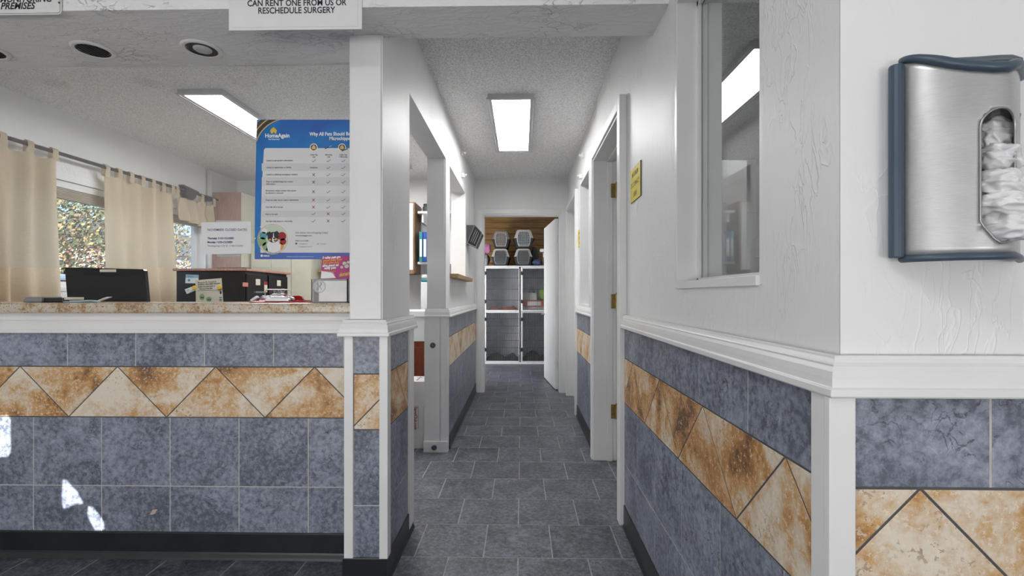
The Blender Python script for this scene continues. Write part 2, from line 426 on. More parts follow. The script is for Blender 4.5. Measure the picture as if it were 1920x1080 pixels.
def text_mesh(s, size, M, mb, mi=0, bold=0.0, align='LEFT', sx=1.0, shear=0.0):
    """append lettering of the built-in font to mb; M maps text plane (x right, y up) to the world"""
    cu = bpy.data.curves.new('t', 'FONT'); cu.body = s; cu.size = size; cu.align_x = align; cu.offset = bold
    cu.resolution_u = 3; cu.shear = shear; cu.space_line = 1.0
    ob = bpy.data.objects.new('t', cu); COL.objects.link(ob)
    bpy.context.view_layer.update()
    me = bpy.data.meshes.new_from_object(ob.evaluated_get(bpy.context.evaluated_depsgraph_get()))
    vs = [M @ Vector((p.co.x*sx, p.co.y, 0)) for p in me.vertices]
    mb.add(vs, [list(f.vertices) for f in me.polygons], mi)
    bpy.data.objects.remove(ob); bpy.data.curves.remove(cu); bpy.data.meshes.remove(me)
def face_front(x, y, z):     # text plane facing -Y
    return Matrix.Translation((x, y, z)) @ Matrix.Rotation(PI/2, 4, 'X')
def face_left(x, y, z):      # text plane facing -X, read from the corridor
    return Matrix.Translation((x, y, z)) @ Matrix.Rotation(-PI/2, 4, 'Z') @ Matrix.Rotation(PI/2, 4, 'X')

# slab with rectangular holes. axis 'X': thin along X, runs along Y.  axis 'Y': thin along Y, runs along X
def slab(name, axis, c0, c1, u0, u1, z0, z1, holes, mat):
    us = sorted({u0, u1, *[q for h_ in holes for q in h_[:2]]}); zs = sorted({z0, z1, *[q for h_ in holes for q in h_[2:]]})
    us = [u for u in us if u0 <= u <= u1]; zs = [z for z in zs if z0 <= z <= z1]
    def solid(i, j):
        if i < 0 or j < 0 or i >= len(us)-1 or j >= len(zs)-1: return False
        cu = (us[i]+us[i+1])/2; cz = (zs[j]+zs[j+1])/2
        return not any(h_[0] < cu < h_[1] and h_[2] < cz < h_[3] for h_ in holes)
    P = (lambda c, u, z: (c, u, z)) if axis == 'X' else (lambda c, u, z: (u, c, z))
    b = MB()
    for i in range(len(us)-1):
        for j in range(len(zs)-1):
            if not solid(i, j): continue
            a, d, e, g = us[i], us[i+1], zs[j], zs[j+1]
            for c in (c0, c1): b.quad(P(c, a, e), P(c, d, e), P(c, d, g), P(c, a, g))
            if not solid(i-1, j): b.quad(P(c0, a, e), P(c1, a, e), P(c1, a, g), P(c0, a, g))
            if not solid(i+1, j): b.quad(P(c0, d, e), P(c1, d, e), P(c1, d, g), P(c0, d, g))
            if not solid(i, j-1): b.quad(P(c0, a, e), P(c1, a, e), P(c1, d, e), P(c0, d, e))
            if not solid(i, j+1): b.quad(P(c0, a, g), P(c1, a, g), P(c1, d, g), P(c0, d, g))
    me_o = b.build(name, mat, recalc=False)
    bm = bmesh.new(); bm.from_mesh(me_o.data); bmesh.ops.remove_doubles(bm, verts=bm.verts, dist=1e-5)
    bmesh.ops.recalc_face_normals(bm, faces=bm.faces); bm.to_mesh(me_o.data); bm.free()
    return struct(me_o)

def clip(poly, nx, nz, d):       # keep nx*x+nz*z <= d
    out = []
    for i in range(len(poly)):
        a, b = poly[i], poly[(i+1) % len(poly)]
        fa = nx*a[0]+nz*a[1]-d; fb = nx*b[0]+nz*b[1]-d
        if fa <= 0: out.append(a)
        if (fa < 0 < fb) or (fb < 0 < fa):
            t = fa/(fa-fb); out.append((a[0]+(b[0]-a[0])*t, a[1]+(b[1]-a[1])*t))
    return out
def inset(poly, g):
    cx = sum(p[0] for p in poly)/len(poly); cz = sum(p[1] for p in poly)/len(poly)
    res = list(poly)
    for i in range(len(poly)):
        a, b = poly[i], poly[(i+1) % len(poly)]
        nx, nz = b[1]-a[1], -(b[0]-a[0]); L = math.hypot(nx, nz)
        if L < 1e-9: continue
        nx /= L; nz /= L
        if nx*(cx-a[0])+nz*(cz-a[1]) > 0: nx, nz = -nx, -nz
        res = clip(res, nx, nz, nx*a[0]+nz*a[1]-g)
        if len(res) < 3: return []
    return res

ZT, ZB1, ZB0, ZL1, ZL0 = 1.0, 0.8477, 0.6230, 0.3170, 0.10     # tile courses (top, band top, band bottom, joint, base)
def tiled(name, axis, c, sg, u0, u1, top_ph, band_ph, low_ph, ztop=ZT, pitch=0.3075, P=0.4366, pl_=None, rb=(0.1, 0.9)):
    """tile facing at coordinate c, facing direction sg along the axis; u runs along the wall"""
    b = MB(); rn = []
    pt = (lambda u, z, o=0: (c+sg*o, u, z)) if axis == 'X' else (lambda u, z, o=0: (u, c+sg*o, z))
    b.add([pt(u0, ZL0-0.02), pt(u1, ZL0-0.02), pt(u1, ztop+0.01), pt(u0, ztop+0.01)], [(0, 1, 2, 3)], 2); rn.append(0)
    def add(poly, mi, g):
        poly = clip(poly, 1, 0, u1); poly = clip(poly, -1, 0, -u0) if poly else poly
        if not poly or len(poly) < 3: return
        q = []
        for p in poly:
            if not q or math.hypot(p[0]-q[-1][0], p[1]-q[-1][1]) > 1e-5: q.append(p)
        if math.hypot(q[0][0]-q[-1][0], q[0][1]-q[-1][1]) < 1e-5: q.pop()
        if len(q) < 3: return
        q = inset(q, g)
        if len(q) < 3: return
        n = len(q); q2 = inset(q, 0.0012)
        if len(q2) != n: q2 = q
        vs = [pt(*p, 0.0) for p in q]+[pt(*p, 0.0007) for p in q]+[pt(*p, 0.0011) for p in q2]
        fs = [[2*n+i for i in range(n)]]+[(i, (i+1) % n, n+(i+1) % n, n+i) for i in range(n)]+[(n+i, n+(i+1) % n, 2*n+(i+1) % n, 2*n+i) for i in range(n)]
        b.add(vs, fs, mi); rn.extend([random.uniform(*rb) if mi == 1 else random.random()]*len(fs))
    def row(z0, z1, ph, w):
        k0 = math.floor((u0-ph)/w)
        for i in range(k0, k0+int((u1-u0)/w)+3):
            a = ph+i*w; add([(a, z0), (a+w, z0), (a+w, z1), (a, z1)], 0, 0.0023)
    row(ZB1, ztop, top_ph, pitch); row(ZL1, ZB0, low_ph, pl_ or pitch); row(ZL0, ZL1, low_ph, pl_ or pitch)
    k0 = math.floor((u0-band_ph)/P)-1
    for i in range(k0, k0+int((u1-u0)/P)+4):
        a = band_ph+i*P
        add([(a, ZB1), (a+P/2, ZB0), (a-P/2, ZB0)], 1, 0.0023)
        add([(a, ZB1), (a+P, ZB1), (a+P/2, ZB0)], 1, 0.0023)
    # dark joints around the travertine band
    for z in (ZB0, ZB1): 
        b.add([pt(u0, z-0.0022, 0.0003), pt(u1, z-0.0022, 0.0003), pt(u1, z+0.0022, 0.0003), pt(u0, z+0.0022, 0.0003)], [(0, 1, 2, 3)], 3); rn.append(0)
    b.add([pt(u0, ZB0, 0.0002), pt(u1, ZB0, 0.0002), pt(u1, ZB1, 0.0002), pt(u0, ZB1, 0.0002)], [(0, 1, 2, 3)], 3); rn.append(0)
    return struct(b.build(name, [SLATE, TRAV, GROUT, GROUT_D], rnd=rn, recalc=False))

def sweep(name, path, prof, mat, smooth=False):
    """profile (out, z) swept along a plan path; out is to the right of travel; mitred corners"""
    n = len(path); m = len(prof); vs = []
    for i in range(n):
        p = Vector(path[i]); ns = []
        if i > 0: d = (p-Vector(path[i-1])).normalized(); ns.append(Vector((d.y, -d.x)))
        if i < n-1: d = (Vector(path[i+1])-p).normalized(); ns.append(Vector((d.y, -d.x)))
        if len(ns) == 2:
            a = ns[0]+ns[1]; a = a/(a.length**2)*2 if a.length > 1e-6 else ns[0]
        else: a = ns[0]
        for o, z in prof: vs.append((p.x+a.x*o, p.y+a.y*o, z))
    fs = []
    for i in range(n-1):
        for j in range(m): fs.append((i*m+j, i*m+(j+1) % m, (i+1)*m+(j+1) % m, (i+1)*m+j))
    fs += [list(range(m)), [(n-1)*m+j for j in range(m)]]
    return struct(MB().add(vs, fs).build(name, mat, bevel=0.0008))
RAILP = [(-0.004, 1.0), (0.020, 1.0), (0.022, 1.003), (0.022, 1.014), (0.017, 1.017), (0.0165, 1.030), (0.015, 1.042), (0.011, 1.050), (0.012, 1.053), (0.0085, 1.056), (0.0055, 1.062), (0.005, 1.067), (-0.004, 1.067)]
BASEP = [(0, 0.0), (0.014, 0.0), (0.0105, 0.004), (0.006, 0.014), (0.0055, 0.104), (0.004, 0.108), (0, 0.108)]
SHOEP = [(0, 0.0), (0.022, 0.0), (0.018, 0.01), (0.012, 0.022), (0.010, 0.03), (0.009, 0.110), (0.006, 0.115), (0, 0.115)]

tn = [0]
def trim_name():
    tn[0] += 1; return 'trim_%d' % tn[0]
def trimbox(*a, bevel=0.002):
    return struct(MB().box(*a).build(trim_name(), TRIM, bevel=bevel))

# ------------------------------------------------------------------ THE SETTING
ZC = 2.55; ZS = 2.222
XL, XT, XR, XRT = -0.565, -0.551, 0.533, 0.521   # corridor faces: left plaster, left tile, right plaster, right tile
YC, YK, YF = 2.124, 1.943, 0.815                  # counter tile, column tile, right front wall
YE = 5.80                                         # end wall of the corridor

# floor : running bond 12 inch tiles
b = MB(); rn = []
def floor_tiles(x0, x1, y0, y1):
    ph, pt_ = 0.309, 0.3085
    r0 = math.floor((y0-2.152)/pt_)
    for r in range(r0, r0+int((y1-y0)/pt_)+2):
        ya = max(y0, 2.152+r*pt_); yb = min(y1, 2.152+(r+1)*pt_)
        if yb-ya < 0.01: continue
        off = -0.171 if r % 2 == 0 else -0.0165
        k0 = math.floor((x0-off)/ph)
        for q in range(k0, k0+int((x1-x0)/ph)+2):
            xa = max(x0, off+q*ph); xb = min(x1, off+(q+1)*ph)
            if xb-xa < 0.01: continue
            g = 0.0024
            vs = [(xa+g, ya+g, -0.0012), (xb-g, ya+g, -0.0012), (xb-g, yb-g, -0.0012), (xa+g, yb-g, -0.0012)]
            vs += [(x+(0.0012 if i in (0, 3) else -0.0012), y+(0.0012 if i < 2 else -0.0012), 0) for i, (x, y, z) in enumerate(vs)]
            b.add(vs, [(4, 5, 6, 7), (0, 1, 5, 4), (1, 2, 6, 5), (2, 3, 7, 6), (3, 0, 4, 7)], 0); rn.extend([random.random()]*5)
floor_tiles(-3.45, 3.2, -3.3, 5.80); floor_tiles(-1.6, 1.6, 5.80, 9.0)
b.add([(-3.6, -3.4, -0.001), (3.4, -3.4, -0.001), (3.4, 9.2, -0.001), (-3.6, 9.2, -0.001)], [(0, 1, 2, 3)], 1); rn.append(0)
struct(b.build('floor', [FLOORT, GROUT_F], rnd=rn, recalc=False))
struct(MB().box(-3.6, 3.4, -3.4, 9.2, -0.06, -0.02).build('floor_slab', GROUT))

# ceilings
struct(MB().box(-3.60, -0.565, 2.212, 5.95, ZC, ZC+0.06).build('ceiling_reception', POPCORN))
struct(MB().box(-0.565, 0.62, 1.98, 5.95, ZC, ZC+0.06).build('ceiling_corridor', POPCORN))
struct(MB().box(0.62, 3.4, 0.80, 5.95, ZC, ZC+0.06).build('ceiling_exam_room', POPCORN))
struct(MB().box(-3.6, 3.4, -3.4, 1.80, 2.70, 2.76).build('ceiling_lobby', PLASTER_H))

# header / soffit above counter and corridor
b = MB().box(-3.6, -0.70, 1.765, 2.212, ZS, ZC+0.2).box(-0.70, XR+0.1, 1.765, 1.982, ZS, ZC+0.2)
struct(b.build('wall_header', PLASTER_H))

# corridor left wall
wl_ = slab('wall_left', 'X', -0.70, XL, 1.958, 5.80, 0, ZC, [(2.43, 3.60, 0, 2.185), (3.80, 4.84, 1.31, 2.185)], PLASTER)
# corridor right wall : near part with window, door 1
ZW0, ZW1 = 1.19, 2.175
slab('wall_right', 'X', XR, 0.68, 0.822, 3.44, 0, ZC+0.2, [(1.085, 1.675, ZW0, ZW1), (2.53, 3.44, 0, 2.125)], PLASTER)
slab('wall_right_far', 'X', 0.548, 0.68, 3.44, 5.80, 0, ZC, [(3.86, 4.43, 1.067, 2.18), (4.75, 5.62, 0, 2.14)], PLASTER)
# right front wall
slab('wall_front_right', 'Y', 0.822, 0.95, 0.68, 3.2, 0, 2.72, [], SMOOTH)
struct(MB().box(XR, 0.68, 0.8205, 0.8225, 0, 2.72).build('wall_front_corner', SMOOTH))
# end wall
slab('wall_end', 'Y', 5.80, 5.90, -3.6, 3.4, 0, 2.95, [(-0.463, 0.463, 0, 2.131)], PLASTER)
# reception left wall with a long window
slab('wall_reception_left', 'X', -3.60, -3.45, -3.4, 5.95, 0, 2.76, [(3.15, 5.22, 1.22, 2.06)], PLASTER)
# counter wall below the counter
slab('wall_counter', 'Y', YC+0.004, 2.30, -3.45, -0.70, 0, 1.085, [], SMOOTH)
# exam room far walls
slab('wall_exam_back', 'Y', 5.0, 5.1, 0.68, 3.3, 0, ZC, [(1.86, 2.11, 1.25, 2.33)], SMOOTH)
slab('wall_exam_right', 'X', 2.40, 2.5, 0.95, 5.0, 0, ZC, [], SMOOTH)
# lobby shell behind the camera
slab('wall_lobby_back', 'Y', -3.45, -3.35, -3.6, 3.4, 0, 2.76, [(-1.3, 0.6, 1.0, 2.2)], SMOOTH)
slab('wall_lobby_right', 'X', 3.2, 3.3, -3.4, 0.83, 0, 2.76, [], SMOOTH)
# kennel room
slab('wall_kennel_left', 'X', -1.7, -1.6, 5.9, 9.2, 0, 2.9, [], SMOOTH)
slab('wall_kennel_right', 'X', 1.6, 1.7, 5.9, 9.2, 0, 2.9, [], SMOOTH)
struct(MB().box(-1.7, 1.7, 5.9, 9.2, 2.9, 2.96).build('ceiling_kennel', SMOOTH))
b = MB(); z = 0
for i in range(27):
    zz = 0.11 if i != 24 else 0.11
    b.box(-1.6, 1.6, 9.05, 9.068, i*0.11, i*0.11+0.104)
b.box(-1.6, 1.6, 9.068, 9.12, 0, 2.9)
b.box(-1.6, 1.6, 9.03, 9.05, 2.56, 2.72)
struct(b.build('wall_kennel_back', PINE, bevel=0.003))

# tile facings
tiled('wall_counter_tiles', 'Y', YC, -1, -3.45, -0.7156, onY(126.5, 600, YC).x, onY(38, 690, YC).x, onY(63, 800, YC).x, ztop=0.998, pitch=(onY(643.5, 600, YC).x-onY(126.5, 600, YC).x)/4, P=(onY(590, 700, YC).x-onY(38, 700, YC).x)/3, pl_=(onY(578, 700, YC).x-onY(63, 700, YC).x)/4, rb=(0.1, 0.8))
tiled('wall_column_tiles', 'Y', YK, -1, -0.6787, -0.569, -0.70, onY(758, 700, YK).x, -0.69)
tiled('wall_column_side_tiles', 'X', XT, 1, 1.97, 2.335, 2.235, 2.11, 2.115, rb=(0.6, 1.0))
tiled('wall_left_tiles', 'X', XT, 1, 3.625, 5.78, 3.80, 3.72, 3.65)
def yr(px): return onX(px, 700, XRT).y
tiled('wall_right_tiles', 'X', XRT, -1, 0.852, 2.462, yr(1310.5), yr(1317.8), yr(1350.6), pitch=0.3085, P=0.437, rb=(0.6, 1.0))
tiled('wall_right_far_tiles', 'X', 0.537, -1, 3.50, 4.69, 3.7, 3.78, 3.62)
tiled('wall_front_right_tiles', 'Y', 0.8126, -1, 0.543, 3.1, onY(1857, 800, 0.8126).x, onY(1725, 918, 0.8126).x, 0.60, rb=(0.45, 0.85))
# backing blocks so the facings stand on something solid
struct(MB().box(-0.712, -0.552, 1.944, 1.958, 0, 1.0).box(-0.565, -0.5512, 1.958, 2.43, 0, 1.0).build('wall_column_block', SMOOTH))
struct(MB().box(-0.565, -0.5512, 3.60, 5.80, 0, 1.0).build('wall_left_block', SMOOTH))
struct(MB().box(0.5212, XR, 0.8226, 2.462, 0, 1.0).box(0.5212, 0.68, 0.813, 0.8205, 0, 1.0).box(0.68, 3.1, 0.813, 0.822, 0, 1.0).build('wall_right_block', SMOOTH))
struct(MB().box(0.5372, 0.548, 3.50, 4.69, 0, 1.0).build('wall_right_far_block', SMOOTH))

# chair rails
sweep(trim_name(), [(-0.714, 2.124), (-0.714, 1.938), (-0.5495, 1.938), (-0.5495, 2.43), (-0.71, 2.43)], RAILP, TRIM)
sweep(trim_name(), [(-0.72, 3.60), (-0.5495, 3.60), (-0.5495, 5.78)], RAILP, TRIM)
sweep(trim_name(), [(0.520, 2.46), (0.520, 0.8115), (3.1, 0.8115)], RAILP, TRIM)
sweep(trim_name(), [(0.537, 4.69), (0.537, 3.50)], RAILP, TRIM)
sweep(trim_name(), [(-3.45, YC), (-0.70, YC)], [(-0.004, 0.997), (0.014, 0.997), (0.016, 1.0), (0.016, 1.012), (0.013, 1.015), (0.012, 1.040), (0.009, 1.046), (0.010, 1.050), (0.004, 1.056), (0.002, 1.086), (-0.004, 1.086)], TRIM)
# vinyl bases
sweep('baseboard_counter', [(-3.45, YC), (-0.716, YC)], SHOEP, VINYL)
sweep('baseboard_column', [(-0.716, 2.10), (-0.716, 1.941), (-0.550, 1.941), (-0.550, 2.43)], BASEP, VINYL)
sweep('baseboard_left', [(-0.550, 3.66), (-0.550, 5.79)], BASEP, VINYL)
sweep('baseboard_right', [(0.520, 2.455), (0.520, 0.812), (3.1, 0.812)], BASEP, VINYL)
sweep('baseboard_right_far', [(0.536, 4.69), (0.536, 3.50)], BASEP, VINYL)

# corner strips of the wainscot
trimbox(-0.7156, -0.6787, 1.936, 1.975, 0.106, 1.002)
trimbox(-0.572, -0.538, 1.934, 1.982, 0.106, 1.002)
trimbox(-0.560, -0.542, 2.335, 2.432, 0.03, 1.002)
trimbox(0.500, 0.543, 0.797, 0.812, 0.106, 1.002)
trimbox(0.503, 0.521, 0.812, 0.853, 0.106, 1.002)
# boxed gate post at the far side of the passage
trimbox(-0.723, -0.606, 3.583, 3.60, 0.0, 1.0)
trimbox(-0.604, -0.5505, 3.583, 3.60, 0.0, 1.0)
trimbox(-0.560, -0.545, 3.60, 3.628, 0.0, 1.0)
trimbox(-0.728, -0.546, 3.572, 3.583, 0.0, 0.082)
# vertical batten on the upper post front
trimbox(-0.705, -0.575, 3.594, 3.60, 1.067, 2.185)
trimbox(-0.695, -0.570, 1.952, 1.958, 1.067, ZS)

# door 1 casings and jambs (right wall)
for a in ((0.495, XR, 2.462, 2.53, 0, 2.185), (0.495, XR, 3.44, 3.50, 0, 2.185), (0.495, XR, 2.53, 3.44, 2.125, 2.185)): trimbox(*a, bevel=0.004)
trimbox(0.505, 0.60, 3.425, 3.441, 0.0, 2.125); trimbox(0.600, 0.640, 3.412, 3.425, 0.0, 2.112); trimbox(0.60, 0.668, 3.425, 3.441, 0.0, 2.125)
trimbox(0.506, 0.679, 2.546, 3.424, 2.112, 2.126); trimbox(0.600, 0.640, 2.53, 3.425, 2.100, 2.112)
trimbox(0.505, 0.68, 2.529, 2.545, 0, 2.125)
d1 = struct(MB().box(0.690, 1.56, 3.385, 3.425, 0.012, 2.10).build('door_1', TRIM, bevel=0.002))
def hinge(z, x=0.660, y=3.405, parent=None, s=1.0):
    b = MB().box(x-0.034*s, x-0.001, y-0.0015, y+0.0035, z-0.05, z+0.05)
    h_ = b.build('hinge_plate', BRASS, parent, bevel=0.003)
    MB().lathe([(0.0062, -0.052), (0.0062, 0.052)], (x+0.003, y-0.002, z), n=12).lathe([(0.004, 0.052), (0.0055, 0.054), (0.002, 0.06)], (x+0.003, y-0.002, z), n=10).build('hinge_pin', BRASS, h_, smooth=False)
    b = MB()
    for dz in (-0.033, 0.033, 0.0): b.lathe([(0.0035, 0), (0.0025, -0.0015)], (x-0.018+(0.007 if dz == 0 else -0.004), y-0.0012, z+dz), 'Y', 10)
    b.build('screw', CHROME, h_)
for py in (359, 565, 770): hinge(H+(HY-py)/F*3.42, parent=d1)
MB().lathe([(0.012, 0), (0.012, -0.03), (0.028, -0.045), (0.026, -0.065), (0.01, -0.07)], (1.50, 3.385, 0.95), 'Y', 20).build('door_handle', BRASS, d1)

# window 1 in the near right wall: liner, stops, glass
wf = struct(MB().box(XR-0.006, 0.680, 1.657, 1.677, ZW0, ZW1).box(XR+0.002, 0.679, 1.0855, 1.102, ZW0+0.001, ZW1-0.001)
            .box(XR-0.006, 0.68, 1.10, 1.66, ZW0-0.002, ZW0+0.022).box(XR-0.006, 0.68, 1.10, 1.66, ZW1-0.016, ZW1+0.001).build('window_1', TRIM, bevel=0.0015))
b = MB()
for x0, x1 in ((0.595, 0.606), (0.612, 0.626)):
    b.box(x0, x1, 1.643, 1.658, ZW0+0.02, ZW1-0.014).box(x0, x1, 1.10, 1.115, ZW0+0.02, ZW1-0.014).box(x0, x1, 1.10, 1.66, ZW0+0.02, ZW0+0.034).box(x0, x1, 1.10, 1.66, ZW1-0.03, ZW1-0.014)
b.build('window_stop', TRIM, wf, bevel=0.001)
MB().box(0.606, 0.612, 1.112, 1.646, ZW0+0.022, ZW1-0.018).build('window_pane', GLASS_W, wf)
# window 2 further along
wf2 = struct(MB().box(0.530, 0.68, 4.415, 4.432, 1.067, 2.18).box(0.535, 0.68, 3.858, 3.872, 1.067, 2.18).box(0.535, 0.68, 3.87, 4.42, 1.06, 1.085).box(0.535, 0.68, 3.87, 4.42, 2.165, 2.18).build('window_2', TRIM, bevel=0.0015))
MB().box(0.612, 0.618, 3.872, 4.415, 1.085, 2.165).build('window_pane', GLASS_W, wf2)
# door 2 casings, jamb
for a in ((0.515, 0.548, 4.69, 4.75, 0, 2.195), (0.515, 0.548, 5.62, 5.67, 0, 2.195), (0.515, 0.548, 4.75, 5.62, 2.14, 2.195)): trimbox(*a, bevel=0.003)
trimbox(0.525, 0.68, 5.605, 5.622, 0, 2.14); trimbox(0.59, 0.62, 5.592, 5.606, 0, 2.13); trimbox(0.525, 0.68, 4.75, 5.62, 2.128, 2.141)
d2 = struct(MB().box(0.685, 0.72, 4.76, 5.58, 0.01, 2.12).build('door_2', TRIM, bevel=0.002))
MB().lathe([(0.01, 0), (0.01, -0.03), (0.026, -0.05), (0.01, -0.07)], (0.685, 4.84, 0.95), 'X', 16).build('door_handle', BRASS, d2)

# end door: casing, jamb, leaf opened into the kennel room
for a in ((-0.545, -0.463, 5.783, 5.80, 0, 2.20), (0.463, 0.545, 5.783, 5.80, 0, 2.20), (-0.463, 0.463, 5.783, 5.80, 2.131, 2.20)): trimbox(*a, bevel=0.003)
trimbox(-0.53, -0.47, 5.776, 5.783, 0, 2.19); trimbox(0.47, 0.53, 5.776, 5.783, 0, 2.19); trimbox(-0.469, 0.469, 5.7765, 5.783, 2.14, 2.1895)
trimbox(-0.466, -0.448, 5.79, 5.91, 0, 2.131); trimbox(0.448, 0.466, 5.79, 5.91, 0, 2.131); trimbox(-0.447, 0.447, 5.791, 5.909, 2.116, 2.132)
M = Matrix.Translation((0.447, 5.935, 0)) @ Matrix.Rotation(math.radians(96), 4, 'Z')
d3 = struct(MB().box(0.0, 0.90, -0.0, 0.038, 0.012, 2.10, M=M).build('door_3', TRIM, bevel=0.002))
b = MB(); p = M @ Vector((0.83, 0.038, 0.96))
b.lathe([(0.026, 0), (0.026, -0.006), (0.010, -0.01), (0.010, -0.04)], M @ Vector((0.83, 0.0, 0.96)), 'X', 16)
q = M @ Vector((0.83, 0.07, 0.96))
b = MB().tube([M @ Vector((0.84, 0.038, 0.90)), M @ Vector((0.84, 0.085, 0.90)), M @ Vector((0.74, 0.092, 0.90))], 0.008, 10)
b.build('door_handle', CHROME, d3)
for z in (0.3, 1.1, 1.85):
    MB().box(0.441, 0.449, 5.90, 5.935, z-0.045, z+0.045).build('hinge_plate', CHROME, d3)

# wood sill of the window in the left wall and liners
struct(MB().box(-0.715, -0.50, 3.80, 4.92, 1.300, 1.335).build('window_sill', SILLW, bevel=0.003))
trimbox(-0.705, -0.560, 4.825, 4.842, 1.335, 2.185)
# exam room window
wf3 = struct(MB().box(1.84, 1.86, 4.985, 5.0, 1.23, 2.35).box(2.11, 2.13, 4.985, 5.0, 1.23, 2.35).box(1.86, 2.11, 4.985, 5.0, 2.33, 2.35).box(1.86, 2.11, 4.985, 5.0, 1.23, 1.25).box(1.86, 2.11, 4.99, 5.02, 1.74, 1.77).box(1.975, 1.99, 4.99, 5.02, 1.25, 2.33).build('window_4', TRIM))
MB().box(1.86, 2.11, 5.03, 5.036, 1.25, 2.33).build('window_pane', BLACKG, wf3)

# ------------------------------------------------------------------ counter
ct = MB(); prof = []
for i in range(7):
    a = PI/2+PI/2*i/6.0; prof.append((2.092+0.014+0.014*math.cos(a)*1, 1.118+0.014*math.sin(a)))
pts = [(2.46, 1.132), (2.106, 1.132), (2.098, 1.130), (2.093, 1.124), (2.092, 1.116), (2.092, 1.094), (2.095, 1.088), (2.10, 1.0862), (2.46, 1.0862)]
ct.prism([(-3.44, y, z) for y, z in pts], (2.725, 0, 0))
tag(ct.build('countertop', GRANITE, bevel=0.001), 'long speckled granite-look laminate countertop on the tiled reception counter', 'countertop')
# desk behind
dk = thing('reception_desk', 'low white desk behind the reception counter, holding the computer screen', 'desk', (-2.0, 2.6, 0))
MB().box(-3.22, -0.9, 2.31, 2.95, 0.72, 0.75).build('desk_top', SMOOTH, dk)
for x in (-3.2, -2.2, -0.93): MB().box(x, x+0.03, 2.33, 2.93, 0.0, 0.72).build('side_panel', SMOOTH, dk)

# glass screen above the counter
gl = thing('counter_screen', 'large clear glass screen hanging from the soffit above the counter', 'glass screen', (-2.0, 2.203, 1.293))
MB().box(-3.40, -1.665, 2.200, 2.206, 1.293, ZS-0.001).build('glass_pane', GLASS_D, gl)
MB().box(-1.660, -0.700, 2.200, 2.206, 1.293, ZS-0.001).build('glass_pane', GLASS_D, gl)

# recessed lamps in the soffit
for i, x in enumerate((-1.84, -1.368, -2.31)):
    lab = ['round recessed can light with an empty black reflector in the soffit over the counter', 'round recessed can light with a visible frosted bulb in the soffit over the counter', 'recessed can light in the soffit at the far left end of the counter'][i]
    t_ = thing('recessed_light', lab, 'recessed light', (x, 2.045, ZS), 'recessed lights in the counter soffit')
    MB().lathe([(0.060, -0.0005), (0.078, -0.0005), (0.078, -0.004), (0.072, -0.008), (0.062, -0.008), (0.060, -0.004)], (x, 2.045, ZS), n=40, cap=False).build('trim_ring', WHITEP, t_, smooth=False)
    MB().lathe([(0.061, -0.006), (0.058, -0.004), (0.057, -0.002), (0.0, -0.002)], (x, 2.045, ZS), n=40, cap=False).build('reflector', BLACKG if i != 1 else BLACKP, t_)
    if i == 1:
        MB().lathe([(0.036, -0.003), (0.036, -0.006), (0.030, -0.011), (0.018, -0.014), (0.0005, -0.015)], (x+0.004, 2.045, ZS), n=28, cap=False).build('bulb', LGREY, t_, smooth=True)
    else:
        b = MB()
        for q in range(-3, 4):
            w = math.sqrt(0.054**2-(q*0.015)**2)
            b.box(x+q*0.015-0.0012, x+q*0.015+0.0012, 2.045-w, 2.045+w, ZS-0.0065, ZS-0.002)
        b.build('baffle', DGREY, t_)

# ceiling light fixtures
def fixture(x0, x1, y0, y1, label, mat_frame=LGREY, lamp=None):
    z = ZC; t_ = thing('ceiling_light', label, 'ceiling light', ((x0+x1)/2, (y0+y1)/2, z), 'flat fluorescent ceiling lights')
    w = 0.028
    b = MB()
    for (a, c, d, e) in ((x0, x1, y0, y0+w), (x0, x1, y1-w, y1), (x0, x0+w, y0+w, y1-w), (x1-w, x1, y0+w, y1-w)): b.box(a, c, d, e, z-0.032, z)
    b.box(x0-0.008, x1+0.008, y0-0.008, y0+0.006, z-0.036, z-0.028).box(x0-0.008, x1+0.008, y1-0.006, y1+0.008, z-0.036, z-0.028)
    b.box(x0-0.008, x0+0.006, y0, y1, z-0.036, z-0.028).box(x1-0.006, x1+0.008, y0, y1, z-0.036, z-0.028)
    b.build('frame', mat_frame, t_, bevel=0.002)
    MB().box(x0+w, x1-w, y0+w, y1-w, z-0.028, z-0.018).build('diffuser', lamp or LAMP, t_)
    return t_
fixture(-0.235, 0.088, 3.33, 4.57, 'lit rectangular ceiling light on the corridor ceiling')
fixture(-2.315, -2.005, 3.21, 4.44, 'lit rectangular ceiling light in the reception, partly hidden by the blue poster', lamp=LAMP_R)
fixture(-1.45, -1.17, 4.15, 5.15, 'added unseen ceiling light brightening the reception, hidden behind the white column', lamp=LAMP_R)  # extra fixture added out of sight to lift the reception and gate post
fixture(1.25, 1.60, 2.66, 3.98, 'lit ceiling light seen through the narrow window in the right wall', lamp=LAMP_E)
fx = fixture(-0.16, 0.16, 6.15, 7.35, 'added unseen ceiling light brightening the kennel room', lamp=LAMP_DIM); fx.location.z += 0.35  # added above the door's view to light the kennels

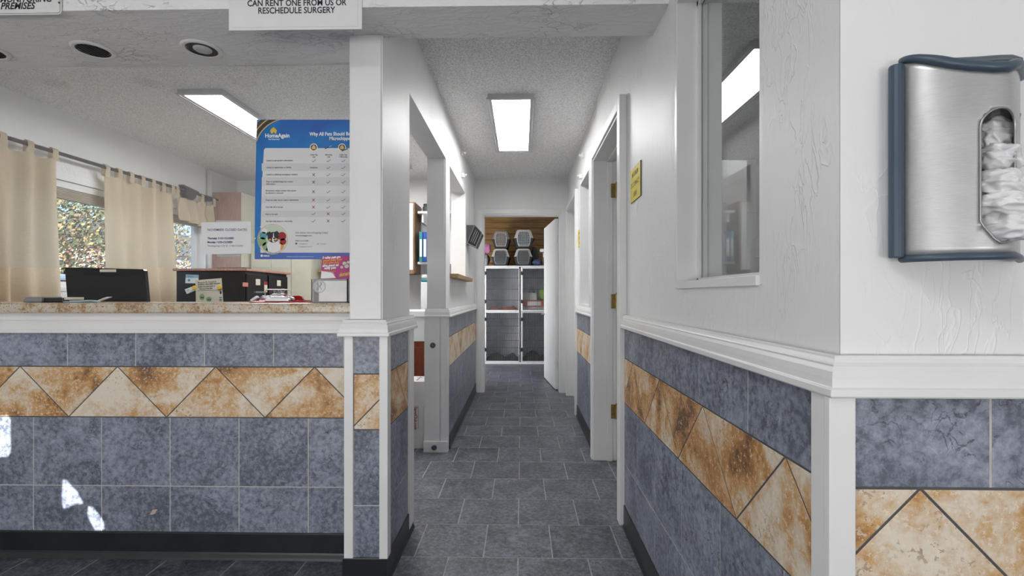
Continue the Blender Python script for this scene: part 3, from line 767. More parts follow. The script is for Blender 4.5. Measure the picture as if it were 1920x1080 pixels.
# ------------------------------------------------------------------ signs on the header
Y0 = 1.7635
t_ = thing('hanging_notice', 'white paper notice about rescheduling surgery hanging from the header beam', 'notice', onY(554, 58, Y0))
a, c = onY(430, 58, Y0), onY(679, 58, Y0)
MB().box(a.x, c.x, Y0-0.003, Y0-0.0015, a.z, a.z+0.20).build('sheet', PAPER, t_)
b = MB()
for s_, py, px in (('CAN RENT ONE FROM US OR', 10.5, 556), ('RESCHEDULE SURGERY', 24.5, 555.5)):
    p = onY(px, py, Y0-0.004); text_mesh(s_, 0.0318, face_front(p.x, Y0-0.0036, p.z), b, 0, 0.0006, 'CENTER', 0.86)
text_mesh('PATIENTS NEED A CONE', 0.0318, face_front(onY(556, 0, Y0).x, Y0-0.0036, onY(556, -3.5, Y0).z), b, 0, 0.0006, 'CENTER', 0.86) if False else None
b.build('lettering', INK, t_, recalc=False)
b = MB()
p0 = onY(437, 53, Y0); p1 = onY(671, 53, Y0)
b.box(p0.x, p1.x, Y0-0.0036, Y0-0.0030, p0.z, p0.z+0.0012).box(p1.x, p1.x+0.001, Y0-0.0036, Y0-0.003, p0.z, p0.z+0.15)
plabel(b.build('fold_line', PAPERG, t_), 'faint line along the lower edge')

t_ = thing('surveillance_sign', 'white framed security camera warning sign on the header beam, top left corner', 'sign', onY(40, 30, Y0))
b = MB(); a = onY(-60, 30, Y0); c = onY(117, 30, Y0)
def rrect(x0, x1, z0, z1, r, Y, n=5):
    pts = []
    for (cx, cz, a0) in ((x1-r, z1-r, 0), (x0+r, z1-r, PI/2), (x0+r, z0+r, PI), (x1-r, z0+r, 1.5*PI)):
        for i in range(n+1):
            q = a0+PI/2*i/n; pts.append((cx+r*math.cos(q), Y, cz+r*math.sin(q)))
    return pts
MB().prism(rrect(a.x, c.x, a.z, a.z+0.18, 0.012, Y0-0.001), (0, -0.003, 0)).build('sign_plate', WHITEP, t_)
ring_o = rrect(a.x+0.004, c.x-0.004, a.z+0.004, a.z+0.176, 0.010, Y0-0.0042); ring_i = rrect(a.x+0.0055, c.x-0.0055, a.z+0.0055, a.z+0.1745, 0.009, Y0-0.0042)
n = len(ring_o); MB().add(ring_o+ring_i, [(i, (i+1) % n, n+(i+1) % n, n+i) for i in range(n)]).build('border_line', INK, t_, recalc=False)
b = MB()
p = onY(3, 18.5, Y0); text_mesh('PREMISES', 0.0345, face_front(p.x, Y0-0.0045, p.z), b, 0, 0.0009, 'LEFT', 0.92, 0.25)
p = onY(2, 5.5, Y0); text_mesh('MONITORING', 0.0345, face_front(p.x, Y0-0.0045, p.z), b, 0, 0.0009, 'LEFT', 0.88, 0.25)
b.build('lettering', INK, t_, recalc=False)
MB().lathe([(0.004, 0), (0.003, -0.002)], onY(111, 5, Y0-0.004), 'Y', 12).build('screw', DGREY, t_)

# ------------------------------------------------------------------ blue poster on the glass
YP = 2.1965
t_ = thing('pet_poster', 'large blue poster about microchipping pets taped to the glass screen beside the column', 'poster', onY(560, 486, YP))
def P2(px, py, o=0.0):
    p = onY(px, py, YP); return Vector((p.x, YP-o, p.z))
def ppoly(b, pts, o, mi=0): b.poly([P2(x, y, o) for x, y in pts], mi)
def pcircle(b, cx, cy, r, o, mi=0, n=28, sy=1.0, r0=None):
    if r0 is None: ppoly(b, [(cx+r*math.cos(2*PI*i/n), cy+r*sy*math.sin(2*PI*i/n)) for i in range(n)], o, mi)
    else:
        A = [P2(cx+r*math.cos(2*PI*i/n), cy+r*math.sin(2*PI*i/n), o) for i in range(n)]
        B = [P2(cx+r0*math.cos(2*PI*i/n), cy+r0*math.sin(2*PI*i/n), o) for i in range(n)]
        b.add(A+B, [(i, (i+1) % n, n+(i+1) % n, n+i) for i in range(n)], mi)
def stroke(b, pts, w, o, mi=0):
    for (x0, y0), (x1, y1) in zip(pts[:-1], pts[1:]):
        L = math.hypot(x1-x0, y1-y0) or 1; nx, ny = -(y1-y0)/L*w/2, (x1-x0)/L*w/2
        q_ = clip(clip([(x0+nx, y0+ny), (x1+nx, y1+ny), (x1-nx, y1-ny), (x0-nx, y0-ny)], -1, 0, -481.2), 0, -1, -224.8)
        if len(q_) > 2: ppoly(b, q_, o, mi)
b = MB(); b.prism([P2(481, 224.5), P2(700, 224.5), P2(700, 486), P2(477.5, 486), P2(478, 400), P2(480, 300)], (0, -0.0006, 0))
b.build('poster_sheet', BLUEP, t_)
b = MB(); ppoly(b, [(478, 473.5), (700, 473.5), (700, 486), (478, 486)], 0.0008)
b.build('bottom_band', BLUEB, t_, recalc=False)
b = MB(); ppoly(b, [(495, 281), (498, 277.8), (700, 277.8), (700, 473.8), (488.5, 473.8), (489, 430), (491, 350)], 0.001)
rows = [(313.5, 9), (341, 8.5), (375, 7), (401, 6.5)]
b.build('table_panel', PAPERL, t_, recalc=False)
b = MB()
for cy, hh in ((313.5, 7), (340.5, 8), (374.5, 6.2), (401, 6)):
    ppoly(b, [(491, cy-hh), (700, cy-hh), (700, cy+hh), (491, cy+hh)], 0.0011)
b.build('shaded_row', PAPERG, t_, recalc=False)
b = MB()
for r0, r1, mi in ((30, 75, 0),):
    pass
def arc(b, r, w, mi, cx=540, cy=285):
    pts = []
    for i in range(22):
        a = PI+PI/2*i/21.0; x = cx+r*math.cos(a); y = cy+r*math.sin(a)
        pts.append((x, y))
    stroke(b, pts, w, 0.0010+0.0001*mi, mi)
arc(b, 71, 15, 0); arc(b, 62.5, 1.8, 1); arc(b, 71.5, 2.0, 1); arc(b, 80, 1.2, 2)
plabel(b.build('corner_stripes', [BROWNP, GOLDINK, SKYP], t_, recalc=False), 'gold and brown curved stripes')
b = MB()
ppoly(b, [(506.5, 247), (507.5, 243.5), (513, 238.3), (518.6, 243.5), (519.5, 247), (518, 247), (518.4, 250.5), (515.5, 250.5), (513.5, 246.5), (511.5, 250.5), (508, 250.5), (508.2, 247)], 0.0012)
b.build('logo_house', YELINK, t_, recalc=False)
b = MB()
p = P2(497, 258, 0.0012); text_mesh('HomeAgain', 0.026, face_front(p.x, p.y, p.z), b, 0, 0.0008, 'LEFT', 0.92)
p = P2(503.5, 262.5, 0.0012); text_mesh('Pet Recovery', 0.0095, face_front(p.x, p.y, p.z), b, 0, 0.0002)
p = P2(657, 254, 0.0012); text_mesh('Why All Pets Should Be', 0.0225, face_front(p.x, p.y, p.z), b, 0, 0.0006, 'RIGHT', 0.86)
p = P2(661, 262.5, 0.0012); text_mesh('Microchipped', 0.0225, face_front(p.x, p.y, p.z), b, 0, 0.0006, 'RIGHT', 0.86)
p = P2(494.5, 481, 0.0012); text_mesh('MERCK', 0.0085, face_front(p.x, p.y, p.z), b, 0, 0.0004)
pcircle(b, 491, 479.5, 2.2, 0.0012)
p = P2(538, 481.8, 0.0012); text_mesh('HomeAgain veterinarian recommended pet recovery service', 0.0050, face_front(p.x, p.y, p.z), b)
pcircle(b, 489, 425.5, 1.1, 0.0012); pcircle(b, 478.9, 447, 1.1, 0.0012)
plabel(b.build('lettering', WHITEINK, t_, recalc=False), 'white headline lettering')
b = MB()
RT = [(301.5, 'Linked to pet parent\'s information'), (314.5, 'Linked to veterinarian or shelter'), (327.8, 'Linked to additional emergency contacts'), (341, 'Free to update/change any contact'), (345.5, 'information'), (358, 'Permanent, unique number that cannot'), (362.3, 'be altered or removed'), (375.5, 'Does not wear out or need a replacement'), (388.7, "Can't fall off or be lost"), (402, 'Easy to be seen'), (415.2, 'Can alert that there is a microchip')]
for py, s_ in RT:
    p = P2(499.5 if py < 350 else 498.3, py+1.0, 0.0013); text_mesh(s_, 0.0098, face_front(p.x, p.y, p.z), b, 0, 0.0003, 'LEFT', 0.90)
for px, l1, l2 in ((588.5, 'Collar Tag', 'only'), (616.5, 'Microchip', 'only'), (643.5, 'Collar Tag', '+ Microchip')):
    for l_, py in ((l1, 291.5), (l2, 295.5)):
        p = P2(px, py, 0.0013); text_mesh(l_, 0.0092, face_front(p.x, p.y, p.z), b, 0, 0.0003, 'CENTER', 0.86)
p = P2(588.5, 315.5, 0.0013); text_mesh('Sometimes', 0.0092, face_front(p.x, p.y, p.z), b, 0, 0.0004, 'CENTER', 0.86)
for px, py, s_, sz, bo in ((554, 438, 'Ask about microchipping today!', 0.0128, 0.0001), (554, 443, 'www.homeagain.com', 0.0095, 0.0003), (554, 452.5, 'Follow us on social!', 0.0082, 0.0003), (560, 458.2, 'homeagainpets', 0.0075, 0), (600, 458.2, 'homeagain', 0.0075, 0), (560, 463.6, 'homeagainpetrecovery', 0.0075, 0)):
    p = P2(px, py, 0.0013); text_mesh(s_, sz, face_front(p.x, p.y, p.z), b, 0, bo, 'LEFT', 0.92)
ppoly(b, [(554, 455), (557.5, 455), (557.5, 458.5), (554, 458.5)], 0.0013); ppoly(b, [(594, 457.3), (596, 457.5), (598.3, 455.2), (597.3, 457.8), (595.5, 458.8)], 0.0013)
b.build('small_print', GREYINK, t_, recalc=False)
CHK = [(301.5, '111'), (314.5, '.11'), (327.8, '011'), (341.5, '011'), (359.5, '011'), (375, '011'), (388.5, '011'), (401, '101'), (414.5, '101')]
b = MB(); bx = MB()
for py, s_ in CHK:
    for px, c_ in zip((588.5-(py-300)*0.006, 616-(py-300)*0.004, 643.7), s_):
        if c_ == '1': stroke(b, [(px-3.4, py+0.2), (px-1.2, py+2.2), (px+3.8, py-2.2)], 0.9, 0.0013)
        elif c_ == '0':
            stroke(bx, [(px-2.4, py-2.6), (px+2.4, py+2.6)], 1.0, 0.0013); stroke(bx, [(px-2.4, py+2.6), (px+2.4, py-2.6)], 1.0, 0.0014)
b.build('check_print', GREYINK, t_, recalc=False)
bx.build('cross_print', REDINK, t_, recalc=False)
b = MB()
for px in (588.5, 641.5):
    pcircle(b, px, 276.5, 7.2, 0.0014, 0); pcircle(b, px, 276.5, 5.8, 0.0015, 1)
    ppoly(b, [(px-3.6, 280), (px-3.6, 275.5), (px, 271.5), (px+3.6, 275.5), (px+3.6, 280)], 0.0016, 2)
stroke(b, [(609.5, 279), (617, 275.6)], 1.8, 0.0016, 1); stroke(b, [(617, 275.6), (622.5, 273.2)], 0.8, 0.0016, 3)
stroke(b, [(641, 283.2), (652, 278.8)], 1.8, 0.0017, 1)
plabel(b.build('icon_print', [WHITEINK, BROWNP, GOLDINK, LGREY], t_, recalc=False), 'round house tag and microchip icons')
# round puppy picture
b = MB()
pcircle(b, 511.5, 448.5, 28.5, 0.0014, 0, 40, r0=27.2); pcircle(b, 511.5, 448.5, 26.3, 0.0015, 7, 40)
for x, y, r_, mi in ((494, 442, 7, 2), (492, 453, 8, 5), (500, 462, 8, 5), (529, 443, 8, 3), (531, 453, 6, 3), (525, 462, 7, 6), (496, 433, 5, 1), (503, 468, 4, 2)): pcircle(b, x, y, r_, 0.0016, mi)
ppoly(b, [(500, 458), (505, 452), (520, 452), (527, 460), (526, 469), (515, 474), (503, 471)], 0.0017, 1)
pcircle(b, 512.5, 445, 10.5, 0.0018, 4, sy=0.95)
ppoly(b, [(499.5, 440), (501, 436), (507, 434), (509, 440), (504, 444)], 0.0019, 4); ppoly(b, [(515, 435), (520, 433), (524, 437), (521, 441), (517, 440)], 0.0019, 4)
ppoly(b, [(512.5, 437), (513.5, 437), (514.2, 444), (518, 448), (517, 453), (513.5, 454.5), (510.5, 452.5), (510.5, 448), (512.2, 444)], 0.0020, 1)
pcircle(b, 506.5, 449.5, 2.0, 0.0019, 6); pcircle(b, 519.0, 448.5, 1.8, 0.0021, 6)
pcircle(b, 514.5, 447, 2.0, 0.0022, 4, sy=0.8); pcircle(b, 509, 443.2, 0.9, 0.0022, 4); pcircle(b, 516.7, 442, 0.9, 0.0022, 4); pcircle(b, 515.6, 451, 1.5, 0.0022, 3, sy=1.3)
plabel(b.build('puppy_picture', [GOLDINK, PAPER, TEALP, REDINK, INK, GREENP, ORINK, plain('pale_green_print', (0.50, 0.58, 0.48), 0.6)], t_, recalc=False), 'round picture of a black and white puppy')

# closed dates notice on the glass
def flat_notice(name, label, cat, pts, Y, th, mat, extra=None):
    t = thing(name, label, cat, (onY(pts[0][0], pts[0][1], Y)))
    MB().prism([Vector((onY(x, y, Y).x, Y, onY(x, y, Y).z)) for x, y in pts], (0, -th, 0)).build('sheet', mat, t)
    return t
t_ = flat_notice('closing_dates_notice', 'white paper headed november closed dates taped to the glass', 'notice', [(377.5, 417), (470.5, 415.5), (470.8, 475.5), (379, 477)], 2.1985, 0.0008, PAPER)
b = MB()
for px, py, s_, sz, bo, mi in ((389, 433, 'NOVEMBER CLOSED DATES', 0.0152, 0.0001, 1), (389, 448.5, 'Thursday 11/21-CLOSED', 0.0122, 0.0005, 1), (389, 455.8, 'Monday 11/25-CLOSED', 0.0122, 0.0005, 1), (389, 462.5, 'Thanksgiving 11/27 & 11/28-CLOSED', 0.0112, 0, 0)):
    p = onY(px, py, 2.1975); text_mesh(s_, sz, face_front(p.x, 2.1970, p.z), b, mi, bo, 'LEFT', 0.98)
b.build('lettering', [GREYINK, INKB], t_, recalc=False)
b = MB(); Y_ = 2.2085
b.prism([Vector((onY(x, y, Y_).x, Y_, onY(x, y, Y_).z)) for x, y in ((405, 413), (452, 414), (450, 480), (407, 481))], (0, 0.0008, 0))
tag(b.build('taped_sheet', LGREY), 'grey paper sheet taped behind the november notice', 'paper')

# ------------------------------------------------------------------ things on the counter
ZCT = 1.1325
def cpt(px, Y): return onY(px, 567, Y).x
# card reader
t_ = thing('card_reader', 'small grey and black card terminal lying at the left end of the countertop', 'card reader', (cpt(95, 2.2), 2.2, ZCT))
x0, x1, x2, x3 = cpt(59, 2.20), cpt(94, 2.20), cpt(130, 2.20), cpt(141, 2.20)
MB().prism([(x0, 2.16, ZCT+0.005), (x0+0.006, 2.16, ZCT), (x1, 2.16, ZCT), (x1, 2.16, ZCT+0.026), (x0+0.015, 2.16, ZCT+0.026), (x0+0.003, 2.16, ZCT+0.014)], (0, 0.10, 0)).build('head', MGREY, t_, bevel=0.003)
MB().box(x1, x2, 2.17, 2.25, ZCT, ZCT+0.021).build('keypad', BLACKP, t_, bevel=0.003)
MB().box(x2, x3, 2.175, 2.245, ZCT+0.012, ZCT+0.024).build('paper_slip', CREAM, t_)
# fork on blue wrapper
t_ = thing('plastic_fork', 'white plastic fork lying on the counter in front of the monitor', 'fork', (cpt(170, 2.14), 2.14, ZCT))
xa, xb = cpt(132, 2.14), cpt(205, 2.14)
b = MB(); n = 12
for i in range(n):
    pass
pth = [(xa+(xb-xa)*u, z) for u, z in ((0, 0.006), (0.25, 0.007), (0.5, 0.009), (0.62, 0.008), (0.72, 0.006), (0.82, 0.012), (0.9, 0.018))]
vs = []
for (x, z), w in zip(pth, (0.004, 0.004, 0.0045, 0.006, 0.010, 0.012, 0.012)): vs += [(x, 2.14-w, ZCT+z), (x, 2.14+w, ZCT+z), (x, 2.14+w, ZCT+z+0.0025), (x, 2.14-w, ZCT+z+0.0025)]
fs = []
for i in range(len(pth)-1):
    for j in range(4): fs.append((i*4+j, i*4+(j+1) % 4, i*4+4+(j+1) % 4, i*4+4+j))
fs += [(0, 1, 2, 3), (24, 25, 26, 27)]
b.add(vs, fs).build('handle', WHITEP, t_)
b = MB()
for j in range(4):
    y = 2.14-0.0105+j*0.007; b.box(0, 0.022, -0.0015, 0.0015, 0, 0.002, M=Matrix.Translation((pth[-1][0]-0.001, y, ZCT+0.018)) @ Matrix.Rotation(-0.30, 4, 'Y'))
b.build('tines', WHITEP, t_)
b = MB().box(cpt(118, 2.15), cpt(182, 2.15), 2.15, 2.17, ZCT, ZCT+0.006)
tag(b.build('pen_wrapper', SKYP, bevel=0.002), 'pale blue wrapped pack lying beside the plastic fork', 'wrapper')
# computer monitor
t_ = thing('computer_monitor', 'black computer monitor standing behind the counter at the left', 'monitor', (at(200, 560, 2.75).x, 2.72, 0.75))
Ym = 2.70
c1, c2, c3, c4 = onY(120.5, 501, Ym), onY(270, 504.5, Ym), onY(275.5, 567, Ym), onY(126, 567, Ym)
dz = -0.18
c3b = c3+(c3-c2)*0.9*1.0; c4b = c4+(c4-c1)*0.9
MB().prism([(c1.x, Ym, c1.z), (c2.x-0.01, Ym, c2.z), (c2.x, Ym, c2.z-0.01), (c3b.x, Ym, c3b.z), (c4b.x, Ym, c4b.z)], (0, 0.03, 0)).build('housing', BLACKG, t_, bevel=0.004)
MB().box(c1.x+0.22, c1.x+0.28, Ym+0.03, Ym+0.05, 0.76, 1.1).build('stand', BLACKP, t_)
MB().box(c1.x+0.12, c1.x+0.36, Ym-0.03, Ym+0.14, 0.75, 0.762).build('base', BLACKP, t_, bevel=0.003)
b = MB(); q0, q1 = onY(187, 505, Ym-0.002), onY(217.5, 510, Ym-0.002)
b.box(q0.x, q1.x, Ym-0.002, Ym-0.0005, q1.z, q0.z); plabel(b.build('label_strip', CREAM, t_), 'small cream label strip on the top edge')
# magazine holder tray : acrylic card box + flyer
t_ = thing('brochure_box', 'clear acrylic box of white cards on the countertop against the column', 'card box', (cpt(620, 2.2), 2.2, ZCT))
xa, xb = cpt(583.5, 2.13), cpt(652, 2.13)
zt = onY(600, 523, 2.13).z
MB().box(xa, xb, 2.13, 2.133, ZCT+0.002, zt).box(xa, xb, 2.13, 2.19, ZCT, ZCT+0.003).box(xa, xa+0.003, 2.13, 2.19, ZCT, zt).box(xb-0.003, xb, 2.13, 2.19, ZCT, zt).box(xa, xb, 2.187, 2.19, ZCT, zt).build('acrylic_case', CLEARP, t_)
MB().box(xa+0.008, xb-0.005, 2.138, 2.182, ZCT+0.005, zt-0.004).build('card_stack', CARD, t_)
cc = onY(598.5, 537, 2.127); b = MB()
b.lathe([(0.029, 0.0), (0.029, -0.002), (0.0255, -0.003), (0.0245, -0.0015), (0.001, -0.0015)], (cc.x, 2.130, cc.z), 'Y', 36, cap=False)
b.build('round_emblem', LGREY, t_)
b = MB()
for sx in (-1, 1):
    pts = [(cc.x+sx*(0.006+0.004*math.sin(i*0.9)), 2.1275, cc.z+0.018-i*0.0035) for i in range(11)]
    b.tube(pts, 0.0009, 6)
b.build('emblem_figures', MGREY, t_)
b = MB().box(xa+0.035, xb-0.004, 2.1285, 2.1298, ZCT+0.006, zt-0.008); plabel(b.build('crumpled_film', WHITEP, t_), 'crinkled silvery film')
# flyer standing on the box
YQ = 2.165
t_ = thing('donation_flyer', 'purple flyer with orange and white lettering standing on the card box', 'flyer', onY(628, 523, YQ))
pts = [(604.5, 480), (668, 479), (668, 523), (601, 523)]
MB().prism([Vector((onY(x, y, YQ).x, YQ, onY(x, y, YQ).z)) for x, y in pts], (0, 0.0012, 0)).build('card', MAGENTA, t_)
b = MB()
def FQ(x, y, o=0.001): p = onY(x, y, YQ); return Vector((p.x, YQ-o, p.z))
b.poly([FQ(603, 508), (FQ(622, 511)), FQ(630, 521), FQ(601.5, 522.5)], 0)
for i, (x, y, s_, mi, sz) in enumerate(((605, 485.5, 'S valley pets gra', 0, 0.0148), (606, 490.5, 'grand valley pets', 1, 0.0150), (606, 495.5, 'pets alive pets', 1, 0.0150), (605, 500.5, 'alive grand val', 0, 0.0150), (608, 505, 'valley pets', 0, 0.0150), (606, 509.5, 'grandvalleypetsalive', 1, 0.0085), (606, 512.5, 'spay and neuter help', 0, 0.0068), (606, 515.2, 'adopt foster volunteer', 0, 0.0068), (608, 518, 'for pets in the valley', 0, 0.0068))):
    p = FQ(x, y, 0.0016); M = Matrix.Translation(p) @ Matrix.Rotation(-0.06 if sz > 0.01 else 0, 4, 'Y') @ Matrix.Rotation(PI/2, 4, 'X')
    text_mesh(s_, sz, M, b, mi, 0.0007 if sz > 0.01 else 0.0001, 'LEFT', 0.85, 0.2)
p = FQ(636, 518.5, 0.0018); M = Matrix.Translation(p) @ Matrix.Rotation(-0.16, 4, 'Y') @ Matrix.Rotation(PI/2, 4, 'X')
text_mesh('donate', 0.024, M, b, 2, 0.0006, 'LEFT', 0.8, 0.3)
for x, y, r_ in ((646, 494, 4), (650, 499, 4.5), (641, 501, 3), (653, 492, 3)):
    b.poly([FQ(x+r_*math.cos(2*PI*i/9), y+r_*math.sin(2*PI*i/9)*0.9, 0.0014) for i in range(9)], 3)
b.build('lettering', [WHITEINK, ORINK, YELINK, CREAM], t_, recalc=False)
# red clipboards
specs = [(478, 578, 0.000, 2.20, 'bottom red acrylic clipboard of the stack on the counter'), (490, 566, 0.0052, 2.235, 'middle red acrylic clipboard of the stack on the counter'), (497, 548, 0.0104, 2.27, 'top red acrylic clipboard of the stack, its chrome clip facing front')]
for i, (pa, pb, dz, Yc, lab) in enumerate(specs):
    xa, xb = cpt(pa, Yc), cpt(pb, Yc)
    t_ = thing('clipboard', lab, 'clipboard', ((xa+xb)/2, Yc, ZCT+dz), 'red clipboards on the counter')
    MB().box(xa, xb, Yc-0.05, Yc+0.10, ZCT+dz, ZCT+dz+0.005).build('board', REDP, t_, bevel=0.0015)
    cx = (xa+xb)/2+(0.0, 0.02, -0.01)[i]; w = 0.055
    b = MB(); zb = ZCT+dz+0.005
    b.prism([(cx-w, Yc-0.045, zb), (cx+w, Yc-0.045, zb), (cx+w, Yc-0.045, zb+0.010), (cx+w-0.01, Yc-0.045, zb+0.016), (cx-w+0.01, Yc-0.045, zb+0.016), (cx-w, Yc-0.045, zb+0.010)], (0, 0.02, 0))
    b.build('clip', CHROME, t_, bevel=0.002)
    b = MB(); r_ = 0.004
    hh = (0.02, 0.036, 0.032)[i]
    b.tube([(cx-w*0.7, Yc-0.03, zb+0.012), (cx-w*0.72, Yc-0.03, zb+0.012+hh*0.7), (cx-w*0.5, Yc-0.03, zb+0.012+hh), (cx+w*0.5, Yc-0.03, zb+0.012+hh), (cx+w*0.72, Yc-0.03, zb+0.012+hh*0.7), (cx+w*0.7, Yc-0.03, zb+0.012)], 0.0022, 8)
    b.build('clip_wire', CHROME, t_)
for px, w_, h_, Yc, lab in ((552, 26, 13, 2.33, 'dark red plastic tray leaning behind the clipboards'), (530, 12, 17, 2.36, 'dark red plastic cup holder behind the clipboards')):
    a = cpt(px-w_/2, Yc); c = cpt(px+w_/2, Yc); z1 = onY(px, 567-h_, Yc).z
    b = MB(); b.prism([(a, Yc, ZCT), (c+0.02, Yc, ZCT), (c, Yc, z1-0.004), (c-0.012, Yc, z1), (a+0.008, Yc, z1)], (0, 0.01, 0))
    tag(b.build('plastic_tray', REDP, bevel=0.002), lab, 'tray')
b = MB(); p = (cpt(478, 2.2), 2.2, ZCT)
b.box(-0.014, 0.02, -0.01, 0.01, 0, 0.012, M=Matrix.Translation((p[0], p[1], p[2]+0.010)) @ Matrix.Rotation(-0.6, 4, 'Y'))
b.box(p[0]-0.014, p[0]+0.03, 2.19, 2.21, ZCT, ZCT+0.004)
tag(b.build('staple_remover', CHROME, bevel=0.001), 'small metal clip lying left of the red clipboards', 'clip')
# eyeglass-like round rings above the clipboards
b = MB()
for px, py in ((518, 546), (530, 544)):
    c_ = onY(px, py, 2.30); b.tube([(c_.x+0.012*math.cos(a*PI/8), 2.30, c_.z+0.006*math.sin(a*PI/8)) for a in range(16)], 0.0018, 6, closed=True)
    b.tube([(c_.x, 2.30, c_.z-0.006), (c_.x, 2.30, ZCT+0.02)], 0.0015, 6)
tag(b.build('wire_rings', CHROME), 'pair of chrome finger rings rising behind the red clipboards', 'clip')

# ------------------------------------------------------------------ black file cabinets with notes
FX0, FX1 = -3.0, -2.40
ZF = 1.375
for i, (ya, yb) in enumerate(((4.15, 4.51), (4.515, 4.90))):
    t_ = thing('file_cabinet', ['black steel file cabinet nearest the counter, covered in magnets and notes', 'black steel file cabinet behind the first one, beside the wall'][i], 'file cabinet', ((FX0+FX1)/2, (ya+yb)/2, 0), 'black file cabinets')
    MB().box(FX0, FX1, ya, yb, 0, ZF).build('body', BLACKM, t_, bevel=0.004)
    for d in range(4):
        z0 = 0.06+d*0.325
        f_ = MB().box(FX1, FX1+0.016, ya+0.012, yb-0.012, z0, z0+0.315).build('drawer', BLACKM, t_, bevel=0.003)
        ym = (ya+yb)/2
        MB().box(FX1+0.03, FX1+0.038, ym-0.07, ym+0.07, z0+0.15, z0+0.165).box(FX1+0.015, FX1+0.032, ym-0.07, ym-0.062, z0+0.15, z0+0.165).box(FX1+0.015, FX1+0.032, ym+0.062, ym+0.07, z0+0.15, z0+0.165).build('handle', CHROME, f_)
        b = MB().box(FX1+0.016, FX1+0.020, ym-0.035, ym+0.035, z0+0.22, z0+0.275)
        lh = b.build('label_holder', CREAM, f_)
tag(MB().box(FX0-0.02, FX1+0.03, 4.13, 4.93, ZF, ZF+0.022).build('cabinet_top_board', ROSEW, bevel=0.003), 'brown wooden board lying across the two black file cabinets', 'board')
YN = 4.148
def note(pts, mat, name, label, cat, o=0.001):
    t = thing(name, label, cat, onY(pts[0][0], pts[0][1], YN))
    MB().prism([Vector((onY(x, y, YN).x, YN, onY(x, y, YN).z)) for x, y in pts], (0, -o, 0)).build('sheet', mat, t)
    return t
t_ = note([(348.5, 514.5), (372.5, 515.5), (372, 531.5), (347.5, 531)], PAPER, 'appointment_card', 'pale blue and white card stuck on the black file cabinet, left of the alien note', 'card')
b = MB(); g = lambda x, y, o=0.0016: Vector((onY(x, y, YN).x, YN-o, onY(x, y, YN).z))
b.poly([g(348.5, 514.6), g(372.4, 515.6), g(372.2, 521.5), g(348.2, 521)], 0)
b.poly([g(354.5+2.6*math.cos(i*PI/6), 525.5+2.6*math.sin(i*PI/6)) for i in range(12)], 1)
p = g(352, 520, 0.002); text_mesh('News', 0.022, face_front(p.x, p.y, p.z), b, 1, 0.0005)
b.build('print', [SKYP, TEALP], t_, recalc=False)
t_ = note([(366.5, 525.5), (415.5, 521.5), (419, 570), (367.5, 570)], CREAM, 'cartoon_note', 'cream handwritten note with two green cartoon aliens on the black file cabinet', 'note', 0.0012)
b = MB()
for i, s_ in enumerate(("But you're OK. Too long to", "something, don't really remember", "nothing, but using eyes on", "   right out of the blue")):
    p = g(371, 531.3+i*4.2-(0.5 if i else 0), 0.002); text_mesh(s_, 0.0195, Matrix.Translation(p) @ Matrix.Rotation(-0.06, 4, 'Y') @ Matrix.Rotation(PI/2, 4, 'X'), b, 0, 0.0004, 'LEFT', 0.74)
for x, y, rx, ry in ((379, 557, 5, 6.2), (392, 561, 5.5, 5)):
    b.poly([g(x+rx*math.cos(i*PI/9), y+ry*math.sin(i*PI/9), 0.0019) for i in range(18)], 1)
    for sx in (-1.2, 2.0): b.poly([g(x+sx+1.1*math.cos(i*PI/5), y+1+1.9*math.sin(i*PI/5), 0.0023) for i in range(10)], 0)
b.poly([g(370, 545), g(417, 543), g(417, 543.6), g(370, 545.6)], 0)
for y in (557, 560.5, 563): b.poly([g(411.5, y), g(416.5, y), g(416.5, y+1.6), g(411.5, y+1.6)], 2)
b.poly([g(414+1.9*math.cos(i*PI/6), 548.5+3*math.sin(i*PI/6)) for i in range(12)], 0)
b.build('drawing', [INK, GREENP, INKB], t_, recalc=False)
t_ = note([(346.8, 542.5), (366, 535.5), (369, 544), (350.5, 551.5)], PAPER, 'paper_tag', 'small tilted white paper tag held by the left yellow magnet', 'tag', 0.0024)
b = MB(); p = g(350.5, 546, 0.0032); text_mesh('call', 0.02, Matrix.Translation(p) @ Matrix.Rotation(-0.35, 4, 'Y') @ Matrix.Rotation(PI/2, 4, 'X'), b); b.build('lettering', REDINK, t_, recalc=False)
for px, py, lab in ((365, 539.5, 'round yellow magnet at the left edge of the alien note'), (412.5, 538.5, 'round yellow magnet at the right edge of the alien note')):
    c_ = onY(px, py, YN)
    tag(MB().lathe([(0.019, -0.003), (0.019, -0.008), (0.016, -0.012), (0.001, -0.013)], (c_.x, YN, c_.z), 'Y', 24).build('round_magnet', YELINK, smooth=False), lab, 'magnet', 'yellow magnets on the file cabinet')
# small stickers on the drawer fronts
def fxp(px, py, o=0.0175): return onX(px, py, FX1+o)
b = MB(); a = fxp(455, 529.5); c = fxp(465, 537.5)
b.box(FX1+0.0165, FX1+0.0185, a.y, c.y, min(a.z, c.z), max(a.z, c.z)); tag(b.build('drawer_sticker', plain('pink_sticker', (0.55, 0.20, 0.16), 0.6)), 'pink square sticker on the left black drawer front', 'sticker')
b = MB(); a = fxp(495.5, 528); c = fxp(501, 548)
b.box(FX1+0.0165, FX1+0.0185, a.y, c.y, c.z, a.z); t_ = b.build('drawer_card', CREAM)
tag(t_, 'narrow cream card with a red top on the right black drawer front', 'card')
MB().box(FX1+0.0185, FX1+0.0192, a.y, c.y, a.z-0.03, a.z).build('red_header', REDINK, t_)

